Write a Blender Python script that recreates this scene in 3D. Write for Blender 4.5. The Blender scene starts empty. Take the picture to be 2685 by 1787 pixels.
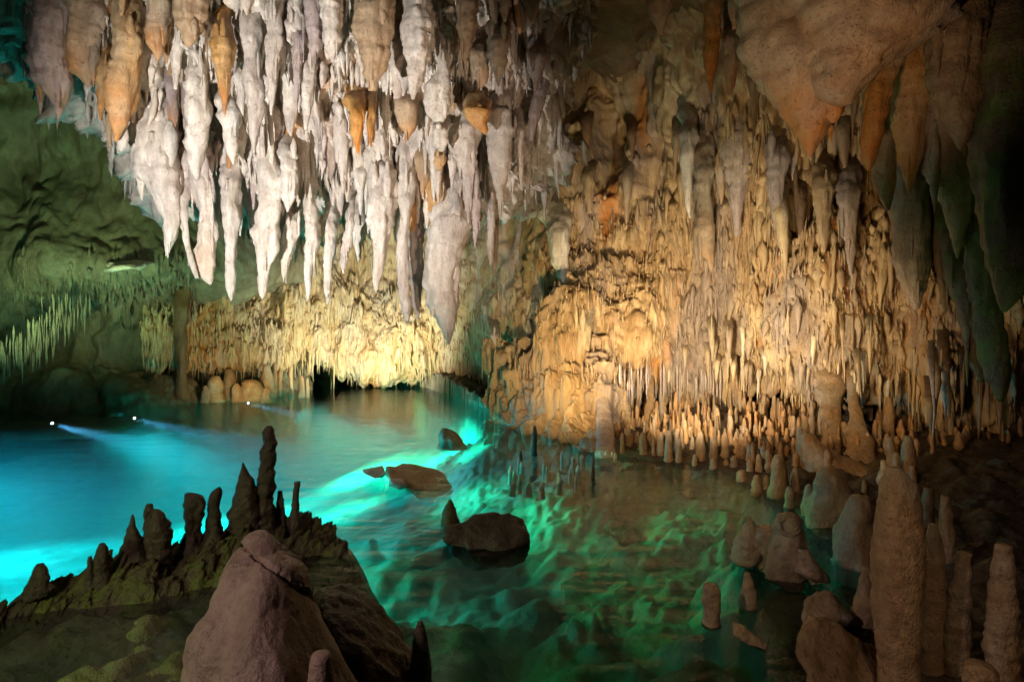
import bpy, math, random
import numpy as np
from mathutils import Vector

SC = bpy.context.scene
COL = SC.collection
rng = np.random.default_rng(11)
random.seed(11)

# ------------------------------------------------------------------ camera
F, CX, HZ, CAMZ = 1492.0, 1342.5, 820.0, 1.5      # focal length and horizon in photo pixels (2685 wide)
cam = bpy.data.cameras.new('camera'); camo = bpy.data.objects.new('camera', cam); COL.objects.link(camo)
cam.sensor_width = 36.0; cam.lens = F / 2685 * 36
cam.shift_y = -(893.5 - HZ) / 2685
cam.clip_start = .05; cam.clip_end = 200
camo.location = (0, 0, CAMZ); camo.rotation_euler = (math.pi / 2, 0, 0)
SC.camera = camo

def P(px, py, d):
    """a point seen at photo pixel (px, py), d metres in front of the camera"""
    return np.array([(px - CX) / F * d, d, CAMZ - (py - HZ) / F * d])
def WL(px, py):
    """the point of the water surface seen at photo pixel (px, py)"""
    d = CAMZ * F / (py - HZ); return P(px, py, d)

# ------------------------------------------------------------------ world, exposure
w = bpy.data.worlds.new('World'); SC.world = w; w.use_nodes = True
bg = w.node_tree.nodes['Background']; bg.inputs[0].default_value = (.55, .5, .42, 1); bg.inputs[1].default_value = .012
SC.view_settings.view_transform = 'Standard'; SC.view_settings.look = 'None'
SC.view_settings.exposure = 0; SC.view_settings.gamma = 1
SC.render.engine = 'CYCLES'
SC.cycles.use_denoising = True
SC.cycles.max_bounces = 5; SC.cycles.diffuse_bounces = 3; SC.cycles.glossy_bounces = 2
SC.cycles.transparent_max_bounces = 6; SC.cycles.caustics_reflective = False; SC.cycles.caustics_refractive = False
SC.cycles.sample_clamp_indirect = 4

# ------------------------------------------------------------------ lamps of the show cave and added fills
def spot(name, loc, target, power, col, cone=60, blend=.6, size=.08):
    l = bpy.data.lights.new(name, 'SPOT'); l.energy = power; l.color = col
    l.spot_size = math.radians(cone); l.spot_blend = blend; l.shadow_soft_size = size
    o = bpy.data.objects.new(name, l); COL.objects.link(o); o.location = loc
    o.rotation_euler = (Vector(target) - Vector(loc)).to_track_quat('-Z', 'Y').to_euler()
    return o
def bulb(name, loc, power, col, size=.06):
    l = bpy.data.lights.new(name, 'POINT'); l.energy = power; l.color = col; l.shadow_soft_size = size
    o = bpy.data.objects.new(name, l); COL.objects.link(o); o.location = loc
    return o
WARM = (1, .72, .36); CREAM = (1, .84, .58); COOL = (1, .95, .93)
# white flood on the hanging mass, from the near left shore, and an added warm fill imitating bounced light
spot('flood_white', (-2.6, 1.2, .9), P(790, 430, 5.6), 1380, COOL, 60, .9, .04)
spot('fill_warm', (1.2, 2.2, .7), P(900, 420, 5.4), 330, (1, .7, .5), 60, .9, .1)
# golden uplights at the foot of the right wall
spot('uplight_gold', P(1440, 1060, 5.2), P(1500, 830, 8.1), 330, (1, .70, .34), 84, .9, .1)
spot('uplight_cream', P(1800, 1060, 4.9), P(1860, 800, 7.7), 520, CREAM, 100, .95, .1)
spot('uplight_amber', P(2130, 1010, 4.6), P(2180, 820, 6.2), 75, (1, .66, .3), 110, .95, .1)
# low lamp in front of the far fringe
spot('uplight_back', P(960, 1000, 9.2), P(960, 850, 11.6), 520, (1, .9, .62), 125, .9, .1)
spot('uplight_left', P(640, 1010, 8.6), P(620, 900, 10.6), 60, (1, .66, .3), 110, .9, .1)
# lamps that reach the stalagmite bank
spot('bank_lamp', (.5, 3.6, 1.5), P(1900, 1080, 6.3), 95, (1, .58, .26), 72, .8, .05)
spot('bank_lamp', (1.3, 3.0, 1.25), P(2350, 1085, 5.4), 48, (1, .6, .26), 46, .9, .05)
spot('pendant_lamp', (.7, 1.9, 1.0), P(2120, 150, 3.6), 150, (1, .66, .42), 50, .9, .1)
spot('top_lamp', (.3, 3.2, 1.2), P(1720, 480, 8), 48, (1, .72, .42), 66, .9, .1)
# green lamps left and right
spot('green_left', P(60, 930, 6.5), P(200, 520, 9), 290, (.7, 1, .42), 110, .9, .1)
spot('teal_left', P(-150, 900, 6.0), P(60, 760, 8), 26, (.2, 1, .75), 80, .9, .1)
spot('green_right', P(2750, 1100, 3.2), P(2640, 600, 4.2), 3.5, (.4, 1, .2), 80, .9, .1)
# unseen fill lamps added near the camera to brighten the near rocks
spot('near_fill', (-2.6, .0, 2.4), (-.7, 2.4, .3), 160, (1, .74, .66), 80, .9, .1)
spot('near_fill', (.9, .3, 2.3), (1.7, 3.0, .2), 33, (1, .68, .42), 75, .9, .1)
# an added faint green fill that lifts the mossy near left corner
spot('green_fill', (-3.2, 1.2, .8), (-1.5, 2.3, -.1), 62, (.62, 1, .3), 80, .9, .1)
# lamps under the water
BLUE = (.02, .62, 1); AQUA = (.02, .80, .95); TEAL = (.02, 1, .78); GREEN = (.02, 1, .42)
for p, t, pw, c, cone in [
    ((-7.6, 7.0, -.3), (-2.5, 6.4, -1.5), 9500, BLUE, 50),
    ((-6.6, 5.4, -.2), (-3.4, 5.2, -1.5), 5600, AQUA, 44),
    ((-4.9, 4.2, -.2), (-2.6, 4.2, -1.4), 1500, AQUA, 56),
    ((-2.4, 11.6, -.1), (-.8, 11.8, -1.4), 130, (.4, 1, .4), 50),
    ((.9, 6.2, -.08), (1.7, 5.4, -.7), 120, GREEN, 76),
    ((1.2, 5.0, -.08), (1.9, 4.3, -.6), 80, GREEN, 76),
    ((1.25, 4.0, -.08), (1.8, 3.4, -.6), 18, GREEN, 70),
    ((-6.6, 9.0, -.3), (0, 8.8, -1.3), 3600, AQUA, 46),
    ((-3.6, 5.2, -.12), (-1.6, 5.0, -1.4), 620, TEAL, 60),
    ((-3.0, 7.2, -.12), (-1.2, 6.9, -1.6), 1150, TEAL, 56),
    ((-3.6, 9.6, -.12), (-1.6, 9.6, -1.5), 3600, TEAL, 60),
    ((-1.6, 9.4, -.12), (.0, 9.0, -1.4), 1900, TEAL, 60),
    ((-5.4, 8.0, -.12), (-3.4, 8.0, -1.5), 3400, AQUA, 60),
    ((-2.2, 8.6, -.12), (-.7, 8.4, -1.5), 1700, TEAL, 60),
    ((-.7, 7.9, -.1), (.4, 7.5, -1.1), 520, TEAL, 60),
    ((-1.9, 4.6, -.12), (-.3, 4.4, -1.2), 120, (.02, 1, .66), 60),
    ((-1.0, 6.2, -.10), (.6, 5.9, -1.1), 230, (.02, 1, .62), 60),
    ((-.2, 5.4, -.1), (1.2, 4.9, -.9), 170, GREEN, 56),
    ((.2, 4.3, -.1), (1.5, 3.8, -.8), 75, GREEN, 56),
    ((-.7, 3.6, -.12), (.6, 3.0, -.8), 55, GREEN, 56),
    ((-2.2, 5.2, -.35), (-1.1, 5.0, .04), 36, (.6, 1, .88), 26)]:
    spot('underwater_light', p, t, pw, c, cone, 1, .5)
for q, pw in (((136, 1103), 3200), ((352, 1090), 2000), ((650, 1052), 1500)):
    a = WL(*q) + np.array([.03, -.01, -.05]); spot('lamp_beam', a, a + np.array([3, -.8, -.42]), pw, (.25, .55, 1), 11, .7, .03)

# ------------------------------------------------------------------ noise
def _h(ix, iy, iz, seed):
    h = (ix.astype(np.uint32) * np.uint32(374761393) + iy.astype(np.uint32) * np.uint32(668265263)
         + iz.astype(np.uint32) * np.uint32(1274126177) + np.uint32(seed * 144665 + 7))
    h = (h ^ (h >> np.uint32(13))) * np.uint32(1274126177)
    h = (h ^ (h >> np.uint32(16))) * np.uint32(2246822519)
    return h ^ (h >> np.uint32(15))
def noise(p, seed=0):
    p = np.asarray(p, float); i = np.floor(p).astype(np.int64); f = p - i
    u = f * f * f * (f * (f * 6 - 15) + 10); r = 0
    for dx in (0, 1):
        for dy in (0, 1):
            for dz in (0, 1):
                h = _h(i[..., 0] + dx, i[..., 1] + dy, i[..., 2] + dz, seed)
                g = ((h & 1023) / 511.5 - 1) * (f[..., 0] - dx) + (((h >> 10) & 1023) / 511.5 - 1) * (f[..., 1] - dy) \
                    + (((h >> 20) & 1023) / 511.5 - 1) * (f[..., 2] - dz)
                wgt = (u[..., 0] if dx else 1 - u[..., 0]) * (u[..., 1] if dy else 1 - u[..., 1]) * (u[..., 2] if dz else 1 - u[..., 2])
                r = r + g * wgt
    return r * 1.3
def fbm(p, seed=0, octv=4, gain=.5):
    p = np.asarray(p, float); r = 0; a = 1; s = 0
    for k in range(octv):
        r = r + a * noise(p, seed + k); s += a; a *= gain; p = p * 2.03
    return r / s * 1.6
def billow(p, seed=0, octv=3, gain=.5):
    p = np.asarray(p, float); r = 0; a = 1; s = 0
    for k in range(octv):
        r = r + a * np.abs(noise(p, seed + k)); s += a; a *= gain; p = p * 2.1
    return r / s * 2.2
def sstep(x, a, b):
    t = np.clip((x - a) / (b - a), 0, 1); return t * t * (3 - 2 * t)

# ------------------------------------------------------------------ materials
def rock(name, c1, c2, c3, stain=(.55, .22, .03), scale=5, vs=.3, bump=.6, rough=.55, pits=.55, vary=.25, spec=.4, fine=34, moss=None):
    m = bpy.data.materials.new(name); m.use_nodes = True; nt = m.node_tree; N = nt.nodes; L = nt.links
    b = N['Principled BSDF']
    geo = N.new('ShaderNodeNewGeometry')
    mp = N.new('ShaderNodeMapping'); mp.inputs['Scale'].default_value = (1, 1, vs); L.new(geo.outputs['Position'], mp.inputs[0])
    def nz(sc, det=5, ro=.6, vec=mp):
        n = N.new('ShaderNodeTexNoise'); n.inputs['Scale'].default_value = sc; n.inputs['Detail'].default_value = det
        n.inputs['Roughness'].default_value = ro; L.new(vec.outputs[0], n.inputs['Vector']); return n
    def ramp(src, a, bb, ca=(0, 0, 0, 1), cb=(1, 1, 1, 1)):
        r = N.new('ShaderNodeValToRGB'); r.color_ramp.elements[0].position = a; r.color_ramp.elements[1].position = bb
        r.color_ramp.elements[0].color = ca; r.color_ramp.elements[1].color = cb; L.new(src, r.inputs[0]); return r
    def mix(fac, a, bb, typ='MIX'):
        x = N.new('ShaderNodeMix'); x.data_type = 'RGBA'; x.blend_type = typ
        for s, v in ((x.inputs[0], fac), (x.inputs[6], a), (x.inputs[7], bb)):
            if hasattr(v, 'links'): L.new(v, s)
            else: s.default_value = v
        return x.outputs[2]
    c = lambda v: (*v, 1)
    n1 = nz(scale); r1 = ramp(n1.outputs[0], .36, .64, c(c1), c(c2))
    n2 = nz(scale * .35, 3); r2 = ramp(n2.outputs[0], .46, .66)
    col = mix(r2.outputs[0], r1.outputs[0], c(c3))
    n5 = nz(scale * 3.1, 4); r5 = ramp(n5.outputs[0], .3, .7, (.72, .7, .68, 1), (1.12, 1.12, 1.12, 1))
    col = mix(1.0, col, r5.outputs[0], 'MULTIPLY')
    at = N.new('ShaderNodeAttribute'); at.attribute_name = 'stain'
    col = mix(at.outputs['Fac'], col, c(stain))
    n3 = nz(fine * 1.3, 3, .7, geo); r3 = ramp(n3.outputs[0], .29, .42, (.32, .24, .18, 1), (1, 1, 1, 1))
    col = mix(pits, col, r3.outputs[0], 'MULTIPLY')
    if moss:
        n4 = nz(4.5, 6, .68, geo); r4 = ramp(n4.outputs[0], .47, .62); col = mix(r4.outputs[0], col, c(moss))
    oi = N.new('ShaderNodeObjectInfo'); mr = N.new('ShaderNodeMapRange')
    mr.inputs[3].default_value = 1 - vary; mr.inputs[4].default_value = 1 + vary * .5; L.new(oi.outputs['Random'], mr.inputs[0])
    hs = N.new('ShaderNodeHueSaturation'); L.new(mr.outputs[0], hs.inputs['Value']); L.new(col, hs.inputs['Color'])
    L.new(hs.outputs[0], b.inputs['Base Color'])
    b.inputs['Roughness'].default_value = rough; b.inputs['Specular IOR Level'].default_value = spec
    nb = nz(fine * .45, 5, .65); nf = nz(fine, 4, .7, geo)
    ad = N.new('ShaderNodeMath'); ad.operation = 'MULTIPLY_ADD'; ad.inputs[1].default_value = .5
    L.new(nf.outputs[0], ad.inputs[0]); L.new(nb.outputs[0], ad.inputs[2])
    a2 = N.new('ShaderNodeMath'); a2.operation = 'MULTIPLY_ADD'; a2.inputs[1].default_value = .35; L.new(r3.outputs[0], a2.inputs[0]); L.new(ad.outputs[0], a2.inputs[2]); ad = a2
    bp = N.new('ShaderNodeBump'); bp.inputs['Strength'].default_value = bump; bp.inputs['Distance'].default_value = .03
    L.new(ad.outputs[0], bp.inputs['Height']); L.new(bp.outputs[0], b.inputs['Normal'])
    return m
M = {}
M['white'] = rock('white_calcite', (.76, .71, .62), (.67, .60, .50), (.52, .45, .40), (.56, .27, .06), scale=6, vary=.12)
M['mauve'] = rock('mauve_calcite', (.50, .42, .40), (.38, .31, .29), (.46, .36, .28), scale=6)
M['tan'] = rock('tan_calcite', (.50, .38, .24), (.38, .26, .15), (.46, .38, .28), scale=5)
M['orange'] = rock('orange_calcite', (.62, .36, .12), (.52, .24, .05), (.58, .44, .26), (.62, .2, .02), scale=5)
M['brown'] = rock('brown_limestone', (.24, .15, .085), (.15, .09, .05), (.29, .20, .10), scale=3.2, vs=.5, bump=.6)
M['cream'] = rock('cream_flowstone', (.66, .53, .33), (.52, .36, .18), (.58, .50, .38), (.55, .2, .03), scale=7, vs=.22, bump=.6)
M['ochre'] = rock('ochre_flowstone', (.60, .44, .24), (.42, .27, .13), (.34, .26, .20), (.5, .18, .03), scale=6, vs=.18, bump=.6)
M['green'] = rock('greenish_limestone', (.30, .30, .20), (.19, .18, .12), (.26, .22, .15), scale=2.6, vs=.6, bump=.7)
M['dark'] = rock('dark_wet_or_shaded_rock', (.12, .085, .06), (.07, .05, .035), (.10, .075, .04), scale=7, vs=.7, bump=.8, rough=.5)
M['moss'] = rock('algae_rock', (.12, .085, .05), (.07, .05, .03), (.10, .08, .035), scale=6, vs=.8, bump=.8, moss=(.12, .14, .02))
M['purple'] = rock('smooth_brown_rock', (.36, .25, .22), (.25, .165, .14), (.18, .11, .09), scale=3.4, vs=.8, bump=.5, pits=.45, fine=64, rough=.5, spec=.45)
M['stump'] = rock('stump_stone', (.42, .33, .26), (.32, .23, .16), (.40, .30, .16), scale=8, vs=1, bump=.6)
M['olive'] = rock('mossy_brown_drapery', (.20, .15, .09), (.13, .10, .06), (.16, .13, .08), scale=5, vs=.3, bump=.8, moss=(.12, .17, .04))
M['amber'] = rock('amber_stalagmite', (.50, .28, .11), (.36, .19, .08), (.44, .30, .18), scale=9, vs=.6, bump=.5)
M['algae'] = rock('algae_bed', (.26, .27, .14), (.15, .16, .07), (.20, .16, .07), scale=4, vs=1, bump=.8, pits=.5, moss=(.16, .20, .04))
M['stag'] = rock('stalagmite_stone', (.50, .33, .17), (.36, .22, .11), (.42, .33, .23), scale=9, vs=.6, bump=.7, rough=.46, spec=.5, pits=.4, fine=52)
M['bed'] = rock('lake_bed_silt', (.60, .57, .47), (.42, .40, .32), (.30, .30, .20), scale=2.4, vs=1, bump=.35, pits=.3, fine=26)
def water_mat():
    m = bpy.data.materials.new('clear_water'); m.use_nodes = True; nt = m.node_tree; N = nt.nodes; L = nt.links
    N.remove(N['Principled BSDF']); out = N['Material Output']
    tr = N.new('ShaderNodeBsdfTransparent'); tr.inputs[0].default_value = (.9, .98, .97, 1)
    gl = N.new('ShaderNodeBsdfGlossy'); gl.inputs['Roughness'].default_value = .05; gl.inputs[0].default_value = (1, 1, 1, 1)
    fr = N.new('ShaderNodeFresnel'); fr.inputs[0].default_value = 1.2
    geo = N.new('ShaderNodeNewGeometry'); mp = N.new('ShaderNodeMapping'); mp.inputs['Scale'].default_value = (.7, 2.2, 1)
    L.new(geo.outputs['Position'], mp.inputs[0])
    nz = N.new('ShaderNodeTexNoise'); nz.inputs['Scale'].default_value = 3.2; nz.inputs['Detail'].default_value = 5
    L.new(mp.outputs[0], nz.inputs['Vector'])
    bp = N.new('ShaderNodeBump'); bp.inputs['Strength'].default_value = .34; bp.inputs['Distance'].default_value = .05
    L.new(nz.outputs[0], bp.inputs['Height']); L.new(bp.outputs[0], gl.inputs['Normal']); L.new(bp.outputs[0], fr.inputs['Normal'])
    mx = N.new('ShaderNodeMixShader'); L.new(fr.outputs[0], mx.inputs[0]); L.new(tr.outputs[0], mx.inputs[1]); L.new(gl.outputs[0], mx.inputs[2])
    L.new(mx.outputs[0], out.inputs['Surface'])
    vs = N.new('ShaderNodeVolumeScatter'); vs.inputs['Color'].default_value = (.6, .95, 1, 1); vs.inputs['Density'].default_value = .06; vs.inputs['Anisotropy'].default_value = .2
    va = N.new('ShaderNodeVolumeAbsorption'); va.inputs['Color'].default_value = (.03, .93, .86, 1); va.inputs['Density'].default_value = .42
    av = N.new('ShaderNodeAddShader'); L.new(vs.outputs[0], av.inputs[0]); L.new(va.outputs[0], av.inputs[1]); L.new(av.outputs[0], out.inputs['Volume']); return m
M['water'] = water_mat()

# ------------------------------------------------------------------ mesh helpers
def mesh(name, V, Q, stain=None, mats=(), midx=None, smooth=True):
    V = np.asarray(V, np.float32); Q = np.asarray(Q, np.int32)
    me = bpy.data.meshes.new(name); me.vertices.add(len(V)); me.vertices.foreach_set('co', V.ravel())
    k = Q.shape[1]
    me.loops.add(Q.size); me.loops.foreach_set('vertex_index', Q.ravel())
    me.polygons.add(len(Q)); me.polygons.foreach_set('loop_start', np.arange(0, Q.size, k, dtype=np.int32))
    me.polygons.foreach_set('loop_total', np.full(len(Q), k, np.int32))
    me.polygons.foreach_set('use_smooth', np.full(len(Q), smooth, bool))
    for m in mats: me.materials.append(m)
    if midx is not None: me.polygons.foreach_set('material_index', np.asarray(midx, np.int32))
    if stain is not None:
        a = me.attributes.new('stain', 'FLOAT', 'POINT'); a.data.foreach_set('value', np.asarray(stain, np.float32))
    me.update(calc_edges=True); me.validate()
    return me
def link(name, me, label=None, cat=None, group=None, kind=None, parent=None, loc=None):
    o = bpy.data.objects.new(name, me); COL.objects.link(o)
    if loc is not None: o.location = loc
    if parent: o.parent = parent
    if label: o['label'] = label
    if cat: o['category'] = cat
    if group: o['group'] = group
    if kind: o['kind'] = kind
    return o
def quads(nr, nc, wrap=False, base=0):
    r = np.arange(nr - 1)[:, None]; c = np.arange(nc if wrap else nc - 1)[None, :]; c2 = (c + 1) % nc
    a = r * nc + c; b = r * nc + c2; d = (r + 1) * nc + c2; e = (r + 1) * nc + c
    return np.stack([a, b, d, e], -1).reshape(-1, 4) + base
def crom(A, n):
    """smooth interpolation of control rows A (k, ...) to n samples"""
    A = np.asarray(A, float); k = len(A)
    t = np.linspace(0, k - 1, n); i = np.clip(t.astype(int), 0, k - 2); f = t - i
    f = f.reshape(-1, *([1] * (A.ndim - 1)))
    p1, p2 = A[i], A[i + 1]; p0 = A[np.maximum(i - 1, 0)]; p3 = A[np.minimum(i + 2, k - 1)]
    m1 = (p2 - p0) * .5; m2 = (p3 - p1) * .5
    f2 = f * f; f3 = f2 * f
    return (2 * f3 - 3 * f2 + 1) * p1 + (f3 - 2 * f2 + f) * m1 + (-2 * f3 + 3 * f2) * p2 + (f3 - f2) * m2
def gnormals(G):
    du = np.gradient(G, axis=1); dv = np.gradient(G, axis=0)
    n = np.cross(du, dv); n /= np.linalg.norm(n, axis=-1, keepdims=True) + 1e-9
    toc = np.array([0, 0, CAMZ]) - G
    return n * np.sign((n * toc).sum(-1, keepdims=True) + 1e-9)

def rows_tube(rows, d, seed, m=26, flat=.85, amp=.22, fine=.1, fz=.35, stain=0, stain_from=.55, closed_top=False, lean=0, step=7, root=0, sub=0):
    """a body of revolution-like lump through outline rows (photo y, x left, x right) at distance d; returns V, Q, stain (world coords)"""
    R = np.array(sorted(rows), float)
    if root:
        h0 = min(.3 * (R[-1, 0] - R[0, 0]), 90); c0 = (R[0, 1] + R[0, 2]) / 2; w0 = (R[0, 2] - R[0, 1]) / 2
        R = np.vstack([[R[0, 0] - h0, c0 - w0 * 1.05, c0 + w0 * 1.05], R])
    y0, y1 = R[0, 0], R[-1, 0]
    n = int(np.clip((y1 - y0) / step, 14, 70)); yy = np.linspace(y0, y1, n)
    xl = np.interp(yy, R[:, 0], R[:, 1]); xr = np.interp(yy, R[:, 0], R[:, 2])
    if n > 18:
        k = np.array([1, 2, 3, 2, 1.]) / 9
        sm = lambda a: np.concatenate([a[:2], np.convolve(a, k, 'valid'), a[-2:]])
        xl, xr = sm(xl), sm(xr)
    sg = np.stack([yy * 0 + seed * 1.7, yy / 26, yy * 0], 1); hwj = (xr - xl) * .5
    j1 = noise(sg, 3) * .26 + noise(sg * np.array([1, 2.7, 1]), 5) * .14; j2 = noise(sg, 7) * .22 + noise(sg * np.array([1, 2.9, 1]), 9) * .12
    kj = min(1, amp * 4) * np.minimum(1, 34 / np.maximum(hwj, 1)) ** 1.3; xl = xl + hwj * j1 * kj; xr = xr + hwj * j2 * kj
    t = np.linspace(0, 1, n)
    dd = d + lean * (1 - t) + root * np.clip(1 - t / .5, 0, 1) ** 1.6
    cx = (xl + xr) / 2; hw = np.maximum((xr - xl) / 2, .6)
    C = np.stack([(cx - CX) / F * dd, dd, CAMZ - (yy - HZ) / F * dd], 1)
    rx = hw / F * dd; ry = np.minimum(rx * flat, .1 + rx * flat * .6)
    th = np.linspace(0, 2 * math.pi, m, endpoint=False)
    D = np.stack([np.cos(th), np.sin(th), 0 * th], 1)
    V = C[:, None, :] + D[None] * np.stack([rx, ry, 0 * rx], 1)[:, None, :]
    q = V * np.array([1, 1, fz]) + seed * 3.7
    rr = np.maximum(rx, .012)[:, None]
    fr = 1 / np.clip(rr.max() * 1.1, .05, .5)
    dn = amp * fbm(q * fr, seed, 3) + fine * fbm(V * 22 + seed, seed + 9, 2) * np.minimum(1, .05 / rr)
    dn = dn + amp * .75 * (billow(V * np.array([11, 11, 1.7]) + seed, seed + 4, 2) - .5)
    V = V + D[None] * (dn * np.minimum(np.stack([rx, rx], 1).min(1), .3)[:, None])[..., None]
    V = V.reshape(-1, 3); Q = quads(n, m, True)
    Q = Q[:, ::-1]
    ring0 = V[:m].mean(0)
    # caps
    base = len(V); V = np.vstack([V, C[:1], C[-1:]])
    i = np.arange(m); j = (i + 1) % m
    top = np.stack([i, j, np.full(m, base), np.full(m, base)], 1); bot = np.stack([(n - 1) * m + j, (n - 1) * m + i, np.full(m, base + 1), np.full(m, base + 1)], 1)
    st = np.repeat(stain * sstep(t, stain_from, min(1, stain_from + .4)), m); st = np.concatenate([st, [st[0], st[-1]]])
    nzs = .65 + .6 * fbm(V * 6 + 9, seed + 2, 2)
    return V, np.vstack([Q, top, bot]), np.clip(st * nzs, 0, 1)
def tri_fix(Q):
    return Q
def cap_mesh(name, V, Q, st, mat):
    """quads whose last two corners coincide become triangles"""
    me = bpy.data.meshes.new(name)
    faces = [tuple(q) if q[2] != q[3] else tuple(q[:3]) for q in Q.tolist()]
    me.from_pydata(V.tolist(), [], faces)
    me.polygons.foreach_set('use_smooth', np.ones(len(faces), bool))
    a = me.attributes.new('stain', 'FLOAT', 'POINT'); a.data.foreach_set('value', np.asarray(st, np.float32))
    me.materials.append(mat); me.update()
    return me
SEED = [100]
def lump(name, rows, d, mat, label, cat, group=None, base='top', parent=None, kind=None, pieces=(), sub=0, **kw):
    """one thing: a tube through rows (plus fused side pieces, each a row list) with its origin at its base"""
    SEED[0] += 1
    V, Q, st = rows_tube(rows, d, SEED[0], **kw)
    for pr, pd in pieces:
        SEED[0] += 1
        k2 = dict(kw, root=kw.get('root', 0) * .4); v2, q2, s2 = rows_tube(pr, pd, SEED[0], **k2)
        Q = np.vstack([Q, q2 + len(V)]); V = np.vstack([V, v2]); st = np.concatenate([st, s2])
    if sub:
        gs = np.random.default_rng(SEED[0]); R = np.array(sorted(rows), float)
        for _ in range(sub):
            y = gs.uniform(R[0, 0] + .15 * (R[-1, 0] - R[0, 0]), R[-1, 0] - .18 * (R[-1, 0] - R[0, 0])); xl = np.interp(y, R[:, 0], R[:, 1]); xr = np.interp(y, R[:, 0], R[:, 2])
            hw = (xr - xl) / 2; u = gs.uniform(-.95, .95); ww = hw * gs.uniform(.16, .36); hh = (R[-1, 0] - R[0, 0]) * gs.uniform(.2, .42)
            x = (xl + xr) / 2 + u * hw * .85; dz = d - math.sqrt(1 - u * u) * hw / F * d * .5
            pr = [(y - hh * .6, x - ww * .35, x + ww * .35), (y - hh * .25, x - ww, x + ww), (y, x - ww * .9, x + ww * .9), (y + hh * .35, x - ww * .45, x + ww * .45), (y + hh * .6, x - 1.2, x + 1.2)]
            SEED[0] += 1
            v2, q2, s2 = rows_tube(pr, dz, SEED[0], m=14, flat=.9, amp=kw.get('amp', .22), stain=kw.get('stain', 0), step=6)
            Q = np.vstack([Q, q2 + len(V)]); V = np.vstack([V, v2]); st = np.concatenate([st, s2])
    org = V[V[:, 2].argmax()] if base == 'top' else V[V[:, 2].argmin()]
    if parent is not None: org = np.zeros(3)
    me = cap_mesh(name, V - org, Q, st, M[mat])
    o = link(name, me, label, cat, group, kind, parent)
    if parent is None: o.location = org
    else: o.matrix_parent_inverse = parent.matrix_world.inverted() if False else o.matrix_parent_inverse
    return o

def drips(top, length, rad, seed, rings=9, segs=8, power=.75, wob=.12, lean=None, flip=False):
    """N small tapering drips as one vertex array"""
    top = np.asarray(top, float); N = len(top); length = np.broadcast_to(length, N); rad = np.broadcast_to(rad, N)
    g = np.random.default_rng(seed)
    t = np.linspace(0, 1, rings); prof = (1 - t) ** power * sstep(t + .04, 0, .34); prof[-1] = .03
    th = np.linspace(0, 2 * math.pi, segs, endpoint=False)
    R = rad[:, None] * prof[None] * (1 + .28 * np.sin(t[None] * g.uniform(4, 13, (N, 1)) + g.uniform(0, 6, (N, 1))) * (1 - t[None] ** 4))
    ph = g.uniform(0, 6, (N, 1, 1)); el = g.uniform(.05, .35, (N, 1, 1))
    Rt = R[:, :, None] * (1 + el * np.cos(2 * th[None, None] + ph) + .15 * np.cos(3 * th[None, None] + ph * 2 + t[None, :, None] * 5))
    wx = np.cumsum(g.normal(0, 1, (N, rings)), 1) * rad[:, None] * wob; wy = np.cumsum(g.normal(0, 1, (N, rings)), 1) * rad[:, None] * wob
    V = np.empty((N, rings, segs, 3))
    s = 1 if flip else -1
    V[..., 0] = top[:, None, None, 0] + Rt * np.cos(th) + wx[..., None]
    V[..., 1] = top[:, None, None, 1] + Rt * np.sin(th) + wy[..., None]
    V[..., 2] = top[:, None, None, 2] + s * (t[None] * length[:, None])[..., None]
    if lean is not None:
        V[..., 0] += (lean[:, None] * t[None] * length[:, None])[..., None]
    q = quads(rings, segs, True)
    if not flip: q = q[:, ::-1]
    Q = (q[None] + (np.arange(N) * rings * segs)[:, None, None]).reshape(-1, 4)
    return V.reshape(-1, 3), Q

def sheet(name, ctrl, n, label, disp, mat, kind='structure', extra=None, cat=None, stain=None):
    """a rock surface through a grid of control points (px, py, d); disp(G) gives the relief along its normal"""
    A = np.array([[P(*c) for c in row] for row in ctrl])
    G = crom(A, n[0]); G = np.swapaxes(crom(np.swapaxes(G, 0, 1), n[1]), 0, 1)
    nor = gnormals(G)
    for f in (disp if isinstance(disp, (list, tuple)) else [disp]):
        G = G + nor * f(G)[..., None]
    V = G.reshape(-1, 3); Q = quads(*n)
    st = np.zeros(len(V)) if stain is None else stain(V)
    if extra:
        for v, q, s in extra(G, gnormals(G)):
            Q = np.vstack([Q, q + len(V)]); V = np.vstack([V, v]); st = np.concatenate([st, np.full(len(v), s)])
    me = mesh(name, V, Q, st, [M[mat]])
    o = link(name, me, label, cat, None, kind)
    return o, G
def aniso(a, b): return np.array([a, a, b])
def scatter(G, N, seed, yr=(0, 1), xr=(0, 1), weight=None):
    g = np.random.default_rng(seed); nr, nc = G.shape[:2]
    i = (g.uniform(yr[0], yr[1], N) * (nr - 1)).astype(int); j = (g.uniform(xr[0], xr[1], N) * (nc - 1)).astype(int)
    return i, j, g
def relief_drips(N, seed, L=(.1, .3), R=(.012, .03), yr=(0, 1), xr=(0, 1), out=.2, stain=0, lean=0):
    def f(G, nor):
        i, j, g = scatter(G, N, seed, yr, xr)
        ln = g.uniform(*L, N) * g.uniform(.5, 1, N); rd = g.uniform(*R, N)
        top = G[i, j] + nor[i, j] * (rd * out)[:, None] + np.array([0, 0, 1]) * (ln * .35)[:, None]
        v, q = drips(top, ln, rd, seed + 1, lean=g.normal(0, .06, N) + lean)
        return v, q, stain
    return f

# ================================================================== the setting
def bl(a, fx, fz, seed, oc=3): return lambda G: a * billow(G * aniso(fx, fz) + .35 * fbm(G * 1.1, seed + 50, 2)[..., None], seed, oc)
def fb(a, fx, fz, seed, oc=4): return lambda G: a * fbm(G * aniso(fx, fz), seed, oc)

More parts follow.
